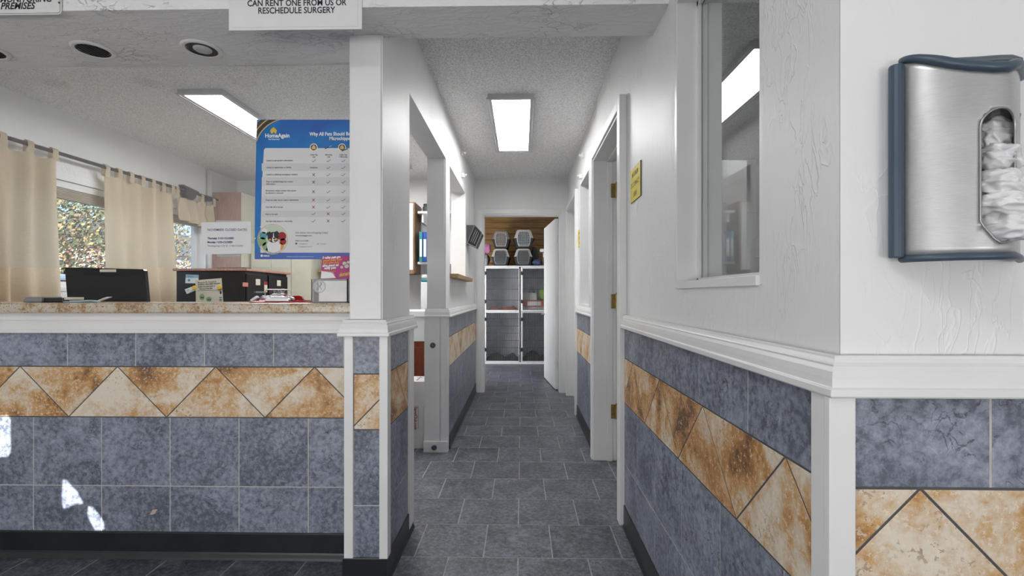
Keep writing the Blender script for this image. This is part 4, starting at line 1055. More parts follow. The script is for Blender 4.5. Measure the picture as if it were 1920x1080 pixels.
# ------------------------------------------------------------------ reception wall cabinets
t_ = thing('wall_cabinet', 'pink-brown wall cabinet with cream doors on the window wall, behind the closing dates notice', 'cabinet', (-3.28, 5.5, 1.5))
MB().box(-3.45, -3.125, 5.33, 5.78, 1.47, 2.31).build('body', ROSEW, t_, bevel=0.002)
for ya, yb in ((5.335, 5.55), (5.555, 5.775)):
    MB().box(-3.125, -3.105, ya, yb, 1.475, 2.305).build('door', CREAM, t_, bevel=0.002)
t_ = thing('upper_cabinet', 'white and brown upper cabinet on the end wall, seen through the passage', 'cabinet', (-1.65, 5.63, 1.41))
MB().box(-2.1, -1.21, 5.455, 5.798, 1.41, 2.22).build('body', OAK, t_, bevel=0.002)
MB().box(-1.66, -1.225, 5.437, 5.455, 1.45, 2.20).build('door', SMOOTH, t_, bevel=0.002)
MB().box(-2.09, -1.67, 5.437, 5.455, 1.45, 2.20).build('door', SMOOTH, t_, bevel=0.002)
MB().box(-2.1, -1.21, 5.43, 5.455, 1.405, 1.445).build('bottom_rail', OAK, t_)
t_ = thing('wall_shelf', 'white two-board shelf on the end wall right of the upper cabinet', 'shelf', (-0.95, 5.7, 1.9))
for z in (2.10, 1.52): MB().box(-1.19, -0.72, 5.52, 5.798, z, z+0.025).build('board', SMOOTH, t_)
for x in (-1.15, -0.76): MB().box(x, x+0.02, 5.56, 5.798, 2.0, 2.10).build('bracket', SMOOTH, t_)
zj = 2.125
def jar(x, y, z, r, hh, body, lid, label):
    t = thing('jar', label, 'jar', (x, y, z))
    MB().lathe([(r*0.9, 0), (r, 0.01), (r, hh*0.75), (r*0.75, hh*0.9), (r*0.75, hh)], (x, y, z), n=20).build('glass_body', body, t, smooth=False)
    MB().lathe([(r*0.85, hh*0.92), (r*0.85, hh*1.12), (r*0.8, hh*1.14)], (x, y, z), n=20).build('lid', lid, t)
jar(-1.02, 5.62, zj, 0.055, 0.17, OAK, REDP, 'brown jar with a red lid on the top shelf, beside the post')
jar(-1.11, 5.64, zj, 0.045, 0.09, DGREY, BLACKP, 'small grey jar with a black lid on the top shelf next to the red-lidded jar')
a = onY(783, 395, 5.44); c = onY(789, 447, 5.44)
t_ = thing('ring_binder', 'teal ring binder standing upright under the top shelf', 'binder', (a.x, 5.5, 1.545), 'binders on the end wall shelf')
for nm, x0, x1, m_, lab in (('ring_binder', -1.165, -1.125, TEALB, 'teal ring binder on the shelf right of the upper cabinet'), ('ring_binder', -1.12, -1.075, BLUEBD, 'blue ring binder on the shelf beside the teal one'), ('ring_binder', -1.07, -1.03, PAPER, 'white ring binder on the shelf beside the blue one')):
    if m_ is TEALB: t2 = t_
    else: t2 = thing(nm, lab, 'binder', ((x0+x1)/2, 5.5, 1.545), 'binders on the end wall shelf')
    t2['label'] = lab; t2.location = ((x0+x1)/2, 5.6, 1.545); WL[t2.name] = Vector(t2.location)
    MB().box(x0, x1, 5.48, 5.76, 1.545, 1.545+(0.34 if m_ is not PAPER else 0.3)).build('cover', m_, t2, bevel=0.003)
    MB().box(x0+0.008, x1-0.008, 5.475, 5.48, 1.60, 1.80).build('spine_label', PAPER if m_ is not PAPER else MGREY, t2)
for i, (m_, lab) in enumerate(((TEALB, 'folded teal cloth lowest in the pile at the end wall'), (PAPER, 'folded white towel on top of the pile at the end wall'))):
    tag(MB().box(-1.15, -0.88, 5.52, 5.77, 1.05+i*0.045+0.262, 1.05+i*0.045+0.305).build('folded_towel', m_, bevel=0.012), lab, 'towel', 'folded towels at the end wall')
t_ = thing('storage_cabinet', 'cream storage cabinet with three flush doors against the end wall, beyond the black file cabinets', 'cabinet', (-2.72, 5.6, 0))
MB().box(-3.08, -2.38, 5.46, 5.79, 0, 1.75).build('body', CREAM, t_, bevel=0.002)
for q_ in range(3): MB().box(-3.075+q_*0.232, -2.848+q_*0.232, 5.444, 5.46, 0.08, 1.74).build('door', CREAM, t_, bevel=0.002)
tag(MB().box(-2.36, -2.13, 5.58, 5.79, 1.425, 1.465).build('wall_ledge', SILLW, bevel=0.002), 'short brown wooden wall ledge on the end wall below the blue poster', 'shelf')
# white worktop wall and red cabinet behind the passage
t_ = thing('base_cabinet', 'cherry red base cabinet with a white upper panel behind the passage', 'cabinet', (-1.1, 4.6, 0))
MB().box(-1.75, -0.72, 4.50, 4.95, 0.0, 0.735).build('body', CHERRY, t_, bevel=0.002)
MB().box(-1.30, -0.74, 4.482, 4.50, 0.10, 0.68).build('door', CHERRY, t_, bevel=0.004)
MB().box(-1.75, -0.72, 4.495, 4.53, 0.735, 1.0).build('white_panel', TRIM, t_)
MB().box(-1.78, -0.71, 4.47, 4.96, 0.965, 1.018).build('worktop', TRIM, t_, bevel=0.003)
t_ = MB().box(-1.15, -0.88, 5.50, 5.80, 0, 1.312).build('tall_cabinet', SMOOTH, bevel=0.003); tag(t_, 'plain white tall cabinet against the end wall under the towels', 'cabinet')
# SamsClub box
t_ = thing('cardboard_box', 'white cardboard shipping box standing on end beside the gate post', 'box', (-0.80, 3.75, 0))
MB().box(-0.88, -0.730, 3.66, 3.90, 0.0, 0.510).build('carton', CARD, t_, bevel=0.003)
b = MB(); M = Matrix.Translation((onY(776.5, 765, 3.658).x, 3.658, onY(776.5, 763, 3.66).z)) @ Matrix.Rotation(PI/2, 4, 'Y') @ Matrix.Rotation(PI/2, 4, 'X')
text_mesh('SamsClub.com', 0.034, M, b, 0, 0.0008, 'LEFT', 0.86)
b.build('lettering', REDINK, t_, recalc=False)
p0 = onY(774.5, 761, 3.658); p1 = onY(784.5, 803, 3.658); b = MB()
for x0, x1, z0, z1 in ((p0.x, p1.x, p0.z-0.0015, p0.z), (p0.x, p1.x, p1.z, p1.z+0.0015), (p0.x, p0.x+0.0015, p1.z, p0.z), (p1.x-0.0015, p1.x, p1.z, p0.z)): b.box(x0, x1, 3.657, 3.6585, z0, z1)
b.build('label_frame', REDINK, t_)
MB().box(-0.81, -0.80, 3.70, 3.86, 0.5105, 0.5115).box(-0.83, -0.775, 3.82, 3.83, 0.5105, 0.5115).build('arrow_mark', OAK, t_)

# wall hardware
for px, py, lab in ((811.5, 647.5, 'round dark rubber bumper halfway up the white gate post'), (814, 839, 'round dark rubber bumper at the foot of the white gate post')):
    Yb = 3.583 if py < 800 else 3.572; c_ = onY(px, py, Yb)
    t_ = thing('door_bumper', lab, 'bumper', c_)
    MB().lathe([(0.0205, 0), (0.0205, -0.006), (0.017, -0.012), (0.009, -0.013), (0.007, -0.009), (0.0005, -0.009)], (c_.x, Yb, c_.z), 'Y', 28, cap=False).build('rubber_ring', BLUEG, t_)
    MB().lathe([(0.0035, -0.009), (0.003, -0.0115), (0.0005, -0.012)], (c_.x, Yb, c_.z), 'Y', 12).build('screw', CHROME, t_)
for px, py, X, lab in ((864, 287, XL, 'small white wall hook high on the left corridor wall, upper one'), (865.5, 329, XL, 'small white wall hook high on the left corridor wall, lower one'), (1095.5, 292, 0.548, 'small white wall hook high on the right corridor wall, upper one'), (1092, 331, 0.548, 'small white wall hook high on the right corridor wall, lower one')):
    c_ = onX(px, py, X); sg = 1 if X < 0 else -1
    b = MB().box(min(c_.x, c_.x+sg*0.03), max(c_.x, c_.x+sg*0.03), c_.y-0.02, c_.y+0.02, c_.z-0.02, c_.z+0.02)
    b.lathe([(0.008, 0), (0.012, sg*0.012), (0.010, sg*0.022)], (c_.x+sg*0.028, c_.y, c_.z+0.004), 'X', 12)
    tag(b.build('wall_hook', WHITEP, bevel=0.004), lab, 'hook', 'white hooks on the corridor walls')
# yellow signs
def ysign(X, y0, y1, z0, z1, lab, lines):
    t = thing('door_sign', lab, 'sign', (X, (y0+y1)/2, z0), 'yellow signs on the right wall')
    MB().box(X-0.004, X, y0, y1, z0, z1).build('backing', BLACKP, t, bevel=0.001)
    MB().box(X-0.006, X-0.004, y0+0.001, y1-0.001, z0+0.001, z1-0.001).build('plate', YELLOW, t, bevel=0.001)
    b = MB(); 
    for i, s_ in enumerate(lines): text_mesh(s_, 0.032, face_left(X-0.0065, (y0+y1)/2, z1-0.045-i*0.047), b, 0, 0.0006, 'CENTER', 0.85)
    b.build('lettering', BROWNINK, t, recalc=False)
ysign(XR, 2.163, 2.359, 1.608, 1.768, 'yellow sign with three lines of lettering beside the nearest right door', ('MAXIMUM', 'OCCUPANCY', 'HERE'))
ysign(0.548, 4.46, 4.66, 1.62, 1.785, 'yellow sign further down the corridor, beside the second right door', ('MAXIMUM', 'OCCUPANCY', 'HERE'))
# black wall pocket
t_ = thing('file_pocket', 'black metal file pocket tilted out from the left wall by the end door', 'file holder', onX(874, 456, XL))
Yp = 4.95
q = lambda x, y: Vector((onY(x, y, Yp).x, Yp, onY(x, y, Yp).z))
A_ = [q(870, 422), q(889, 422), q(876, 456), q(870, 454)]
MB().prism(A_, (0, 0.24, 0)).build('bracket', DGREY, t_, bevel=0.002)
fr_ = [q(890, 422), q(903.5, 436.5), q(892, 463.5), q(876, 456)]
MB().prism(fr_, (0, 0.24, 0)).build('pocket', BLACKP, t_, bevel=0.002)
b = MB()
for i in range(4): b.tube([fr_[i]+Vector((0, -0.002, 0)), fr_[(i+1) % 4]+Vector((0, -0.002, 0))], 0.0035, 6)
plabel(b.build('rim', MGREY, t_), 'grey metal rim')
b = MB()
for s_ in (0.3, 0.5, 0.7):
    u_ = fr_[0].lerp(fr_[1], s_); w_ = fr_[3].lerp(fr_[2], s_); b.tube([u_.lerp(w_, 0.12)+Vector((0, -0.003, 0)), u_.lerp(w_, 0.85)+Vector((0, -0.003, 0))], 0.003, 6)
b.build('dividers', MGREY, t_)

# ------------------------------------------------------------------ curtains, rod, window in the reception
XCU = -3.37; ZR = 2.205
t_ = thing('curtain_rod', 'dark bronze curtain rod over the reception window', 'curtain rod', (XCU, 4.2, ZR))
MB().tube([(XCU, 2.6, ZR-0.01), (XCU, 3.8, ZR-0.004), (XCU, 5.30, ZR+0.015)], 0.014, 12).build('rod', ROD, t_)
fy = 4.83
MB().prism([(XCU+0.03, fy-0.10, ZR+0.055), (XCU+0.03, fy+0.13, ZR+0.03), (XCU+0.03, fy+0.12, ZR+0.015), (XCU+0.03, fy+0.09, ZR+0.01), (XCU+0.03, fy+0.075, ZR-0.045), (XCU+0.03, fy+0.03, ZR-0.075), (XCU+0.03, fy-0.04, ZR-0.07), (XCU+0.03, fy-0.08, ZR-0.03), (XCU+0.03, fy-0.06, ZR+0.02), (XCU+0.03, fy-0.10, ZR+0.04)], (-0.06, 0, 0)).build('bracket', ROD, t_, bevel=0.004)
for y in (2.9, 5.2): MB().box(-3.45, XCU, y-0.01, y+0.01, ZR-0.02, ZR+0.02).build('wall_mount', ROD, t_)
def curtain(name, label, ya, yb, z0, folds, tabs, z0b=None, flare=0.0, amp=0.028, seed=1):
    rg = random.Random(seed)
    t = thing(name, label, 'curtain', (XCU, (ya+yb)/2, z0))
    nu, nv = 90, 22; vs = []
    ph = rg.random()*6
    for j in range(nv+1):
        v_ = j/nv; zt = ZR-0.055
        for i in range(nu+1):
            u = i/nu; zb = z0+(z0b-z0)*u if z0b is not None else z0
            z = zt+(zb-zt)*v_
            y = ya+(yb+flare*v_**2-ya)*u
            a_ = amp*(0.5+0.9*v_)
            x = XCU+a_*math.sin(u*folds*2*PI+ph+0.5*math.sin(v_*2.5+ph))+0.008*math.sin(u*folds*5.1+v_*3)
            z_s = -0.018*abs(math.sin(u*PI*tabs)) if j == 0 else 0
            vs.append((x, y+0.012*math.sin(v_*5+u*9+ph), z+z_s))
    fs = [(j*(nu+1)+i, j*(nu+1)+i+1, (j+1)*(nu+1)+i+1, (j+1)*(nu+1)+i) for j in range(nv) for i in range(nu)]
    MB().add(vs, fs).build('panel', CLOTH, t, smooth=True, recalc=False)
    for k_ in range(tabs+1):
        y = ya+(yb-ya)*k_/tabs; b = MB(); ring = []
        for a in range(13):
            an = -PI/2+a/12*PI*1.0+0
            ring.append((XCU+0.019*math.sin(a/12*PI*2-PI)*1.0, ZR+0.018*math.cos(a/12*PI*2-PI)))
        w = 0.022
        prof = [(XCU+0.018, ZR-0.075), (XCU+0.019, ZR-0.01), (XCU+0.015, ZR+0.014), (XCU, ZR+0.021), (XCU-0.015, ZR+0.014), (XCU-0.019, ZR-0.01), (XCU-0.018, ZR-0.075)]
        vv = []
        for x, z in prof: vv += [(x, y-w, z), (x, y+w, z)]
        b.add(vv, [(2*i, 2*i+1, 2*i+3, 2*i+2) for i in range(len(prof)-1)])
        b.build('tab', CLOTH, t, smooth=True, recalc=False)
    return t
curtain('curtain', 'beige tab-top curtain panel at the left edge of the reception window', 2.72, 3.42, 0.55, 4, 4, amp=0.046, seed=3)
curtain('curtain', 'beige tab-top curtain panel covering the middle of the reception window', 3.86, 4.60, 0.55, 4, 6, flare=0.12, amp=0.046, seed=5)
curtain('curtain', 'short gathered beige curtain piece at the right end of the rod', 4.66, 5.22, 1.92, 4, 3, z0b=1.88, amp=0.02, seed=8)
# window frame
w5 = struct(MB().box(-3.60, -3.446, 3.13, 3.17, 1.20, 2.08).box(-3.60, -3.446, 5.20, 5.245, 1.20, 2.08).box(-3.60, -3.446, 3.17, 5.20, 2.03, 2.08).box(-3.60, -3.443, 3.10, 5.27, 1.195, 1.225)
            .box(-3.56, -3.53, 3.17, 5.20, 1.225, 1.27).box(-3.56, -3.53, 3.17, 5.20, 1.99, 2.03).box(-3.56, -3.53, 4.18, 4.24, 1.27, 1.99).box(-3.56, -3.53, 5.15, 5.2, 1.27, 1.99).build('window_3', TRIM, bevel=0.002))
MB().box(-3.548, -3.542, 3.17, 5.20, 1.26, 2.0).build('window_pane', GLASS_W, w5)
t_ = thing('window_blind', 'raised tan blind bunched at the top of the reception window', 'blind', (-3.48, 4.2, 1.9))
MB().box(-3.50, -3.455, 3.18, 5.19, 1.975, 2.025).build('head_rail', WHITEP, t_)
b = MB()
for i in range(7): b.box(-3.502, -3.455, 3.19, 5.18, 1.895+i*0.011, 1.902+i*0.011)
b.build('slats', plain('tan_slats', (0.42, 0.36, 0.28), 0.6), t_)
b = MB().tube([(-3.42, 5.235, 2.53), (-3.42, 5.235, 1.1)], 0.022, 12); tag(b.build('wall_pipe', WHITEP, smooth=True), 'thin white vertical conduit on the wall right of the window', 'pipe')

# ------------------------------------------------------------------ outdoors
struct(MB().box(-40, -3.62, -10, 40, -0.3, -0.05).build('ground', GRASSM))
struct(MB().box(-22, -13, -10, 40, -0.05, -0.03).build('road', ASPH))
def tree(x, y, z, r, n, label, name='tree'):
    t = thing(name, label, 'tree', (x, y, -0.05))
    MB().tube([(x, y, -0.05), (x+0.05, y, z*0.6), (x, y+0.05, z)], [0.12, 0.09, 0.05], 8).build('trunk', BARK, t)
    b = MB(); rg = random.Random(int(x*10+y*3))
    for i in range(n):
        d = Vector((rg.gauss(0, 1), rg.gauss(0, 1), rg.gauss(0, 1))).normalized()*(rg.random()**0.4)
        c_ = Vector((x+d.x*r, y+d.y*r, z+d.z*r*1.1))
        if c_.z < 0.1: continue
        s_ = 0.022+rg.random()*0.03
        a_ = Vector((rg.gauss(0, 1), rg.gauss(0, 1), rg.gauss(0, 1))).normalized(); e_ = a_.orthogonal().normalized()*s_; g_ = a_.cross(e_).normalized()*s_*0.6
        mi = 0 if rg.random() < 0.5 else (1 if (rg.random() < 0.6 or c_.z > z) else 2)
        b.quad(c_-e_, c_-g_, c_+e_, c_+g_, mi)
    b.build('foliage', [LEAF1, LEAF2, LEAF3], t, recalc=False)
tree(-9.4, 9.8, 2.1, 2.2, 26000, 'bushy autumn tree right outside the reception window')
tree(-13.0, 20.5, 3.2, 3.0, 7000, 'distant bare-topped tree seen through the right part of the reception window')
t_ = thing('parked_car', 'white parked car outside the reception window', 'car', (-5.6, 5.9, -0.05))
CY0, CY1 = 4.9, 7.2; cxx = -5.9
prof = [(4.4, 0.25), (4.4, 0.75), (4.75, 0.92), (5.4, 1.02), (5.9, 1.40), (7.2, 1.42), (7.9, 1.05), (8.5, 0.95), (8.6, 0.3)]
prof = [(y-0.8, z) for y, z in prof]
MB().prism([(-6.9, y, z) for y, z in prof], (1.7, 0, 0)).build('body', CARW, t_, bevel=0.05)
MB().prism([(-5.19, y, z) for y, z in ((4.75, 1.05), (5.15, 1.33), (6.35, 1.35), (6.9, 1.06))], (-0.005, 0, 0)).build('side_window', BLACKG, t_)
for y in (4.4, 7.0): MB().lathe([(0.31, 0), (0.31, 0.18)], (-5.36, y, 0.26), 'X', 20).build('wheel', TIRE, t_)
t_ = thing('house', 'white house across the road seen through the reception window', 'house', (-20, 26, -0.05))
MB().box(-23, -18, 20, 32, -0.05, 3.2).build('wall', SIDING, t_)
MB().prism([(-23.3, 19.6, 3.2), (-17.7, 19.6, 3.2), (-20.5, 19.6, 4.8)], (0, 12.8, 0)).build('roof', ROOFM, t_)
for y in (22, 25.5, 29): MB().box(-18.0, -17.97, y, y+1.2, 1.0, 2.2).build('window', BLACKG, t_)

# ------------------------------------------------------------------ kennel room
KY = 8.22; KD = 0.70
KX = [(-0.635, -0.035), (-0.015, 0.585)]
def kennel(x0, x1, z0, z1, top, label):
    t = thing('kennel', label, 'kennel', ((x0+x1)/2, KY+KD/2, z0), 'stacked steel kennels')
    th = 0.012
    MB().box(x0, x0+th, KY, KY+KD, z0, z1).box(x1-th, x1, KY, KY+KD, z0, z1).box(x0, x1, KY, KY+KD, z0, z0+th).box(x0, x1, KY, KY+KD, z1-th, z1).box(x0, x1, KY+KD-th, KY+KD, z0, z1).build('shell', KSTEEL, t)
    fw = 0.026 if top else 0.022
    b = MB().box(x0, x1, KY-0.02, KY, z1-fw, z1).box(x0, x1, KY-0.02, KY, z0, z0+fw*0.8)
    m_ = WHITEP if top or x0 < -0.3 else MGREY
    b.box(x0, x0+0.035, KY-0.022, KY, z0, z1); b.box(x1-0.012, x1, KY-0.02, KY, z0, z1)
    b.build('door_frame', WHITEP if (top or x0 < -0.3) else LGREY, t, bevel=0.003)
    b = MB(); n = 26 if top else 24
    for i in range(n+1):
        x = x0+0.05+(x1-x0-0.075)*i/n; b.tube([(x, KY-0.012, z0+0.02), (x, KY-0.012, z1-0.02)], 0.0036, 5)
    plabel(b.build('door_bars', WIRE, t), 'closely spaced vertical wire bars')
    b = MB(); hs = 4 if top else 7
    for i in range(1, hs): z = z0+(z1-z0)*i/hs; b.tube([(x0+0.04, KY-0.018, z), (x1-0.01, KY-0.018, z)], 0.0036, 5)
    b.build('cross_bars', WIRE_D, t)
    for z in ((z0+(z1-z0)*0.22, z0+(z1-z0)*0.86) if top else (z0+(z1-z0)*0.25, z0+(z1-z0)*0.85)):
        MB().box(x0+0.004, x0+0.03, KY-0.036, KY-0.02, z-0.03, z+0.03).tube([(x0+0.017, KY-0.036, z+0.02), (x0+0.04, KY-0.045, z), (x0+0.03, KY-0.04, z-0.02)], 0.005, 6).build('latch', BLACKP, t)
    return t
for i, (x0, x1) in enumerate(KX):
    kennel(x0, x1, 0.03, 0.885, False, ['lower left steel kennel with a grey blanket inside', 'lower right steel kennel with a grey blanket inside'][i])
    kennel(x0, x1, 0.89, 1.64, True, ['upper left steel kennel with an orange towel inside', 'upper right steel kennel storing a litter box and green ball'][i])
tag(MB().box(-0.65, 0.60, KY-0.03, KY+KD, 0.0, 0.028).build('kennel_plinth', WHITEP), 'white plinth under the kennels', 'plinth')
tag(MB().box(-0.66, 0.61, KY-0.03, KY+KD+0.05, 1.642, 1.662).build('kennel_shelf', WHITEP, bevel=0.003), 'white board on top of the kennels carrying the pet carriers', 'shelf')
def lumpy(name, x0, x1, y0, y1, z0, h_, mat, label, cat, seed=0, group=None, kind=None):
    rg = random.Random(seed); nx, ny = 22, 12; vs = []
    ph = [rg.random()*6 for _ in range(4)]
    for j in range(ny+1):
        for i in range(nx+1):
            u, v_ = i/nx, j/ny; e = min(1, 6*min(u, 1-u))*min(1, 4*min(v_, 1-v_))
            hh = h_*(0.55+0.25*math.sin(u*7+ph[0])+0.2*math.sin(u*15+v_*5+ph[1])+0.12*math.sin(v_*11+u*4+ph[2]))
            vs.append((x0+(x1-x0)*u, y0+(y1-y0)*v_, z0+0.001+max(0.003, hh)*e))
    fs = [(j*(nx+1)+i, j*(nx+1)+i+1, (j+1)*(nx+1)+i+1, (j+1)*(nx+1)+i) for j in range(ny) for i in range(nx)]
    n0 = len(vs)
    vs += [(x0, y0, z0), (x1, y0, z0), (x1, y1, z0), (x0, y1, z0)]; fs.append((n0, n0+3, n0+2, n0+1))
    return tag(MB().add(vs, fs).build(name, mat, smooth=True, recalc=False), label, cat, group)
lumpy('blanket', -0.62, -0.05, KY+0.02, KY+0.6, 0.043, 0.11, DARKCL, 'crumpled dark grey blanket in the lower left kennel', 'blanket', 1)
lumpy('blanket', 0.0, 0.57, KY+0.02, KY+0.6, 0.043, 0.13, DARKCL, 'crumpled dark grey blanket in the lower right kennel', 'blanket', 2)
lumpy('towel', -0.60, -0.06, KY+0.02, KY+0.6, 0.903, 0.075, ORANGEB, 'orange towel on the floor of the upper left kennel', 'towel', 3)
t_ = thing('storage_bin', 'orange bin with a white paper label in the upper right kennel', 'bin', (0.25, KY+0.2, 0.903))
MB().box(0.01, 0.55, KY+0.08, KY+0.40, 0.903, 0.965).build('lower_tray', LGREY, t_, bevel=0.01)
MB().box(0.02, 0.54, KY+0.07, KY+0.38, 0.965, 1.075).build('bin_body', plain('orange_plastic', (0.60, 0.12, 0.03), 0.5), t_, bevel=0.01)
MB().box(0.10, 0.33, KY+0.062, KY+0.069, 0.985, 1.055).build('paper_label', PAPER, t_)
tag(MB().box(0.02, 0.26, KY+0.12, KY+0.38, 1.076, 1.20).build('white_tub', WHITEP, bevel=0.01), 'white plastic tub on top of the orange bin', 'tub')
tag(MB().lathe([(0.02, 0), (0.08, 0.03), (0.105, 0.09), (0.09, 0.16), (0.04, 0.21), (0.005, 0.22)], (0.40, KY+0.22, 1.076), n=24).build('green_ball', GREENB, smooth=True), 'lime green rounded pet bed cover beside the white tub', 'pet toy')
b = MB()
for i in range(5): b.tube([(0.12+i*0.03, KY+0.25, 1.20), (0.15+i*0.015, KY+0.25, 1.31), (0.20+i*0.01, KY+0.25, 1.20)], 0.005, 6)
tag(b.build('wire_rack', WIRE_D), 'small folded wire rack standing on the white tub', 'rack')

def carrier(cx, z0, w, h_, light, light_door, label):
    y0 = KY+0.02; L = 0.50
    t = thing('pet_carrier', label, 'pet carrier', (cx, y0+L/2, z0), 'pet carriers on top of the kennels')
    hw = w/2
    outl = [(-0.30, 0), (0.30, 0), (0.36, 0.05), (0.46, 0.48), (0.50, 0.50), (0.50, 0.54), (0.46, 0.56), (0.34, 0.94), (0.26, 1.0), (-0.26, 1.0), (-0.34, 0.94), (-0.46, 0.56), (-0.50, 0.54), (-0.50, 0.50), (-0.46, 0.48), (-0.36, 0.05)]
    low = [outl[i] for i in (0, 1, 2, 3, 4, 5, 12, 13, 14, 15)]; up = [outl[i] for i in (5, 6, 7, 8, 9, 10, 11, 12)]
    def P(o, y, s_=1.0): return (cx+o[0]*w*s_, y, z0+o[1]*h_)
    for nm, pl, m_ in (('lower_shell', low, CARRD), ('upper_shell', up, light)):
        n = len(pl); vs = [P(o, y0+0.02, 0.97) for o in pl]+[P(o, y0+0.06) for o in pl]+[P(o, y0+L) for o in pl]
        fs = [list(range(n)), [2*n+i for i in range(n)]]
        for k_ in range(2):
            for i in range(n): fs.append((k_*n+i, k_*n+(i+1) % n, (k_+1)*n+(i+1) % n, (k_+1)*n+i))
        MB().add(vs, fs).build(nm, m_, t, bevel=0.004)
    do = [(-0.24, 0.08), (0.24, 0.08), (0.31, 0.30), (0.33, 0.55), (0.27, 0.86), (0.22, 0.90), (-0.22, 0.90), (-0.27, 0.86), (-0.33, 0.55), (-0.31, 0.30)]
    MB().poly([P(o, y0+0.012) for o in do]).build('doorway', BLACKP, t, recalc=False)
    n = len(do); inn = [(o[0]*0.9, 0.49+(o[1]-0.49)*0.92) for o in do]
    MB().add([P(o, y0+0.004) for o in do]+[P(o, y0+0.004) for o in inn], [(i, (i+1) % n, n+(i+1) % n, n+i) for i in range(n)]).build('door_rim', light_door, t, recalc=False)
    b = MB()
    for i in range(-5, 6):
        x = cx+i*0.055*w; zt = z0+h_*(0.88 if abs(i) < 5 else 0.72); zb = z0+h_*(0.1 if abs(i) < 5 else 0.3)
        b.tube([(x, y0, zb), (x, y0, zt)], 0.0028, 4)
    for j in range(1, 9):
        zz = z0+h_*(0.08+j*0.09); b.tube([(cx-0.29*w, y0, zz), (cx+0.29*w, y0, zz)], 0.0028, 4)
    b.build('door_grille', light_door, t)
    MB().box(cx-0.06, cx+0.06, y0+0.2, y0+0.3, z0+h_, z0+h_+0.012).build('handle', CARRD, t)
zc = 1.663
def xk(px): return onY(px, 480, KY).x
carrier(xk(938), zc, 0.335, 0.293, CARRB, MGREY, 'lower left pet carrier with dark door, on the kennel shelf')
carrier(xk(981), zc, 0.335, 0.293, CARRB, MGREY, 'lower right pet carrier with dark door, on the kennel shelf')
carrier(xk(939), zc+0.306, 0.32, 0.285, CARRG, CARRB, 'upper left grey pet carrier with pale grille door')
carrier(xk(982), zc+0.306, 0.36, 0.31, CARRB, LGREY, 'upper right pet carrier with pale grille door, taller than its neighbour')
# clutter left and right of carriers
def blob(name, c, r, mat, label, cat, seed=1, am=0.25, n=14):
    rg = random.Random(seed); vs = []; fs = []
    ph = [rg.random()*6 for _ in range(5)]
    for j in range(n+1):
        th = PI*j/n
        for i in range(n*2):
            a = PI*i/n; k_ = 1+am*(0.5*math.sin(3*a+ph[0])*math.sin(th)+0.4*math.sin(5*th+2*a+ph[1])*math.sin(th)+0.3*math.sin(7*a+ph[2]+4*th)*math.sin(th))
            vs.append((c[0]+r[0]*k_*math.sin(th)*math.cos(a), c[1]+r[1]*k_*math.sin(th)*math.sin(a), c[2]+r[2]*k_*math.cos(th)))
    for j in range(n):
        for i in range(2*n): fs.append((j*2*n+i, j*2*n+(i+1) % (2*n), (j+1)*2*n+(i+1) % (2*n), (j+1)*2*n+i))
    return tag(MB().add(vs, fs).build(name, mat, smooth=True, recalc=False), label, cat)
z0 = zc
blob('cloth_bag', (xk(909), KY+0.2, z0+0.115), (0.07, 0.10, 0.105), DARKCL, 'black cloth bag at the left end of the kennel shelf', 'bag', 4, 0.12)
blob('folded_cloth', (xk(913), KY+0.2, z0+0.31), (0.055, 0.08, 0.085), PINKB, 'pink cloth on top of the black bag at the left', 'cloth', 5, 0.3)
tag(MB().lathe([(0.03, 0), (0.032, 0.12), (0.02, 0.15), (0.012, 0.19)], (xk(911.5), KY+0.03, z0), n=18).build('spray_bottle', MGREY, smooth=False), 'grey bottle standing in front of the black bag', 'bottle')
blob('plastic_sack', (xk(1008), KY+0.10, z0+0.062), (0.085, 0.085, 0.055), NAVYCL, 'navy patterned sack right of the pet carriers', 'sack', 6, 0.2)
blob('rolled_jacket', (xk(1003), KY+0.62, z0+0.19), (0.07, 0.055, 0.19), DGREY, 'dark grey rolled garment standing right of the pet carriers', 'garment', 7, 0.15)
blob('red_cloth', (xk(1022), KY+0.06, z0+0.056), (0.032, 0.05, 0.048), plain('red_cloth', (0.30, 0.03, 0.02), 0.9), 'red cloth at the right end of the kennel shelf', 'cloth', 8, 0.3)
tag(MB().box(xk(1013), xk(1042), KY+0.12, KY+0.42, z0+0.245, z0+0.30).build('storage_tray', WHITEP, bevel=0.01), 'white plastic tray stacked at the right on the kennel shelf', 'lid')
b = MB().box(xk(1018), xk(1042), KY+0.25, KY+0.4, z0+0.0, z0+0.245); tag(b.build('white_bucket', LGREY, bevel=0.02), 'pale grey container under the white tray', 'container')
blob('white_bag', (xk(1024), KY+0.11, z0+0.185), (0.05, 0.06, 0.055), BAGP, 'white plastic bag hanging at the right of the shelf', 'bag', 9, 0.2)

# ------------------------------------------------------------------ exam room
t_ = thing('towel_dispenser', 'white dispenser with an orange top on the right wall of the side room', 'dispenser', (2.33, 4.7, 1.55))
MB().box(2.24, 2.40, 4.45, 4.70, 1.52, 1.72).build('housing', WHITEP, t_, bevel=0.01)
MB().box(2.26, 2.38, 4.48, 4.66, 1.72, 1.79).build('top_cap', ORANGEB, t_, bevel=0.01)
struct(MB().box(2.22, 2.26, 4.985, 5.0, 0, 2.05).box(2.26, 2.39, 4.985, 5.0, 2.01, 2.05).build(trim_name(), TRIM))

# ------------------------------------------------------------------ bag dispenser on the right front wall
YW = 0.8205
t_ = thing('bag_dispenser', 'stainless steel plastic bag dispenser with blue-grey trim on the right wall', 'dispenser', (0.72, YW, 1.23))
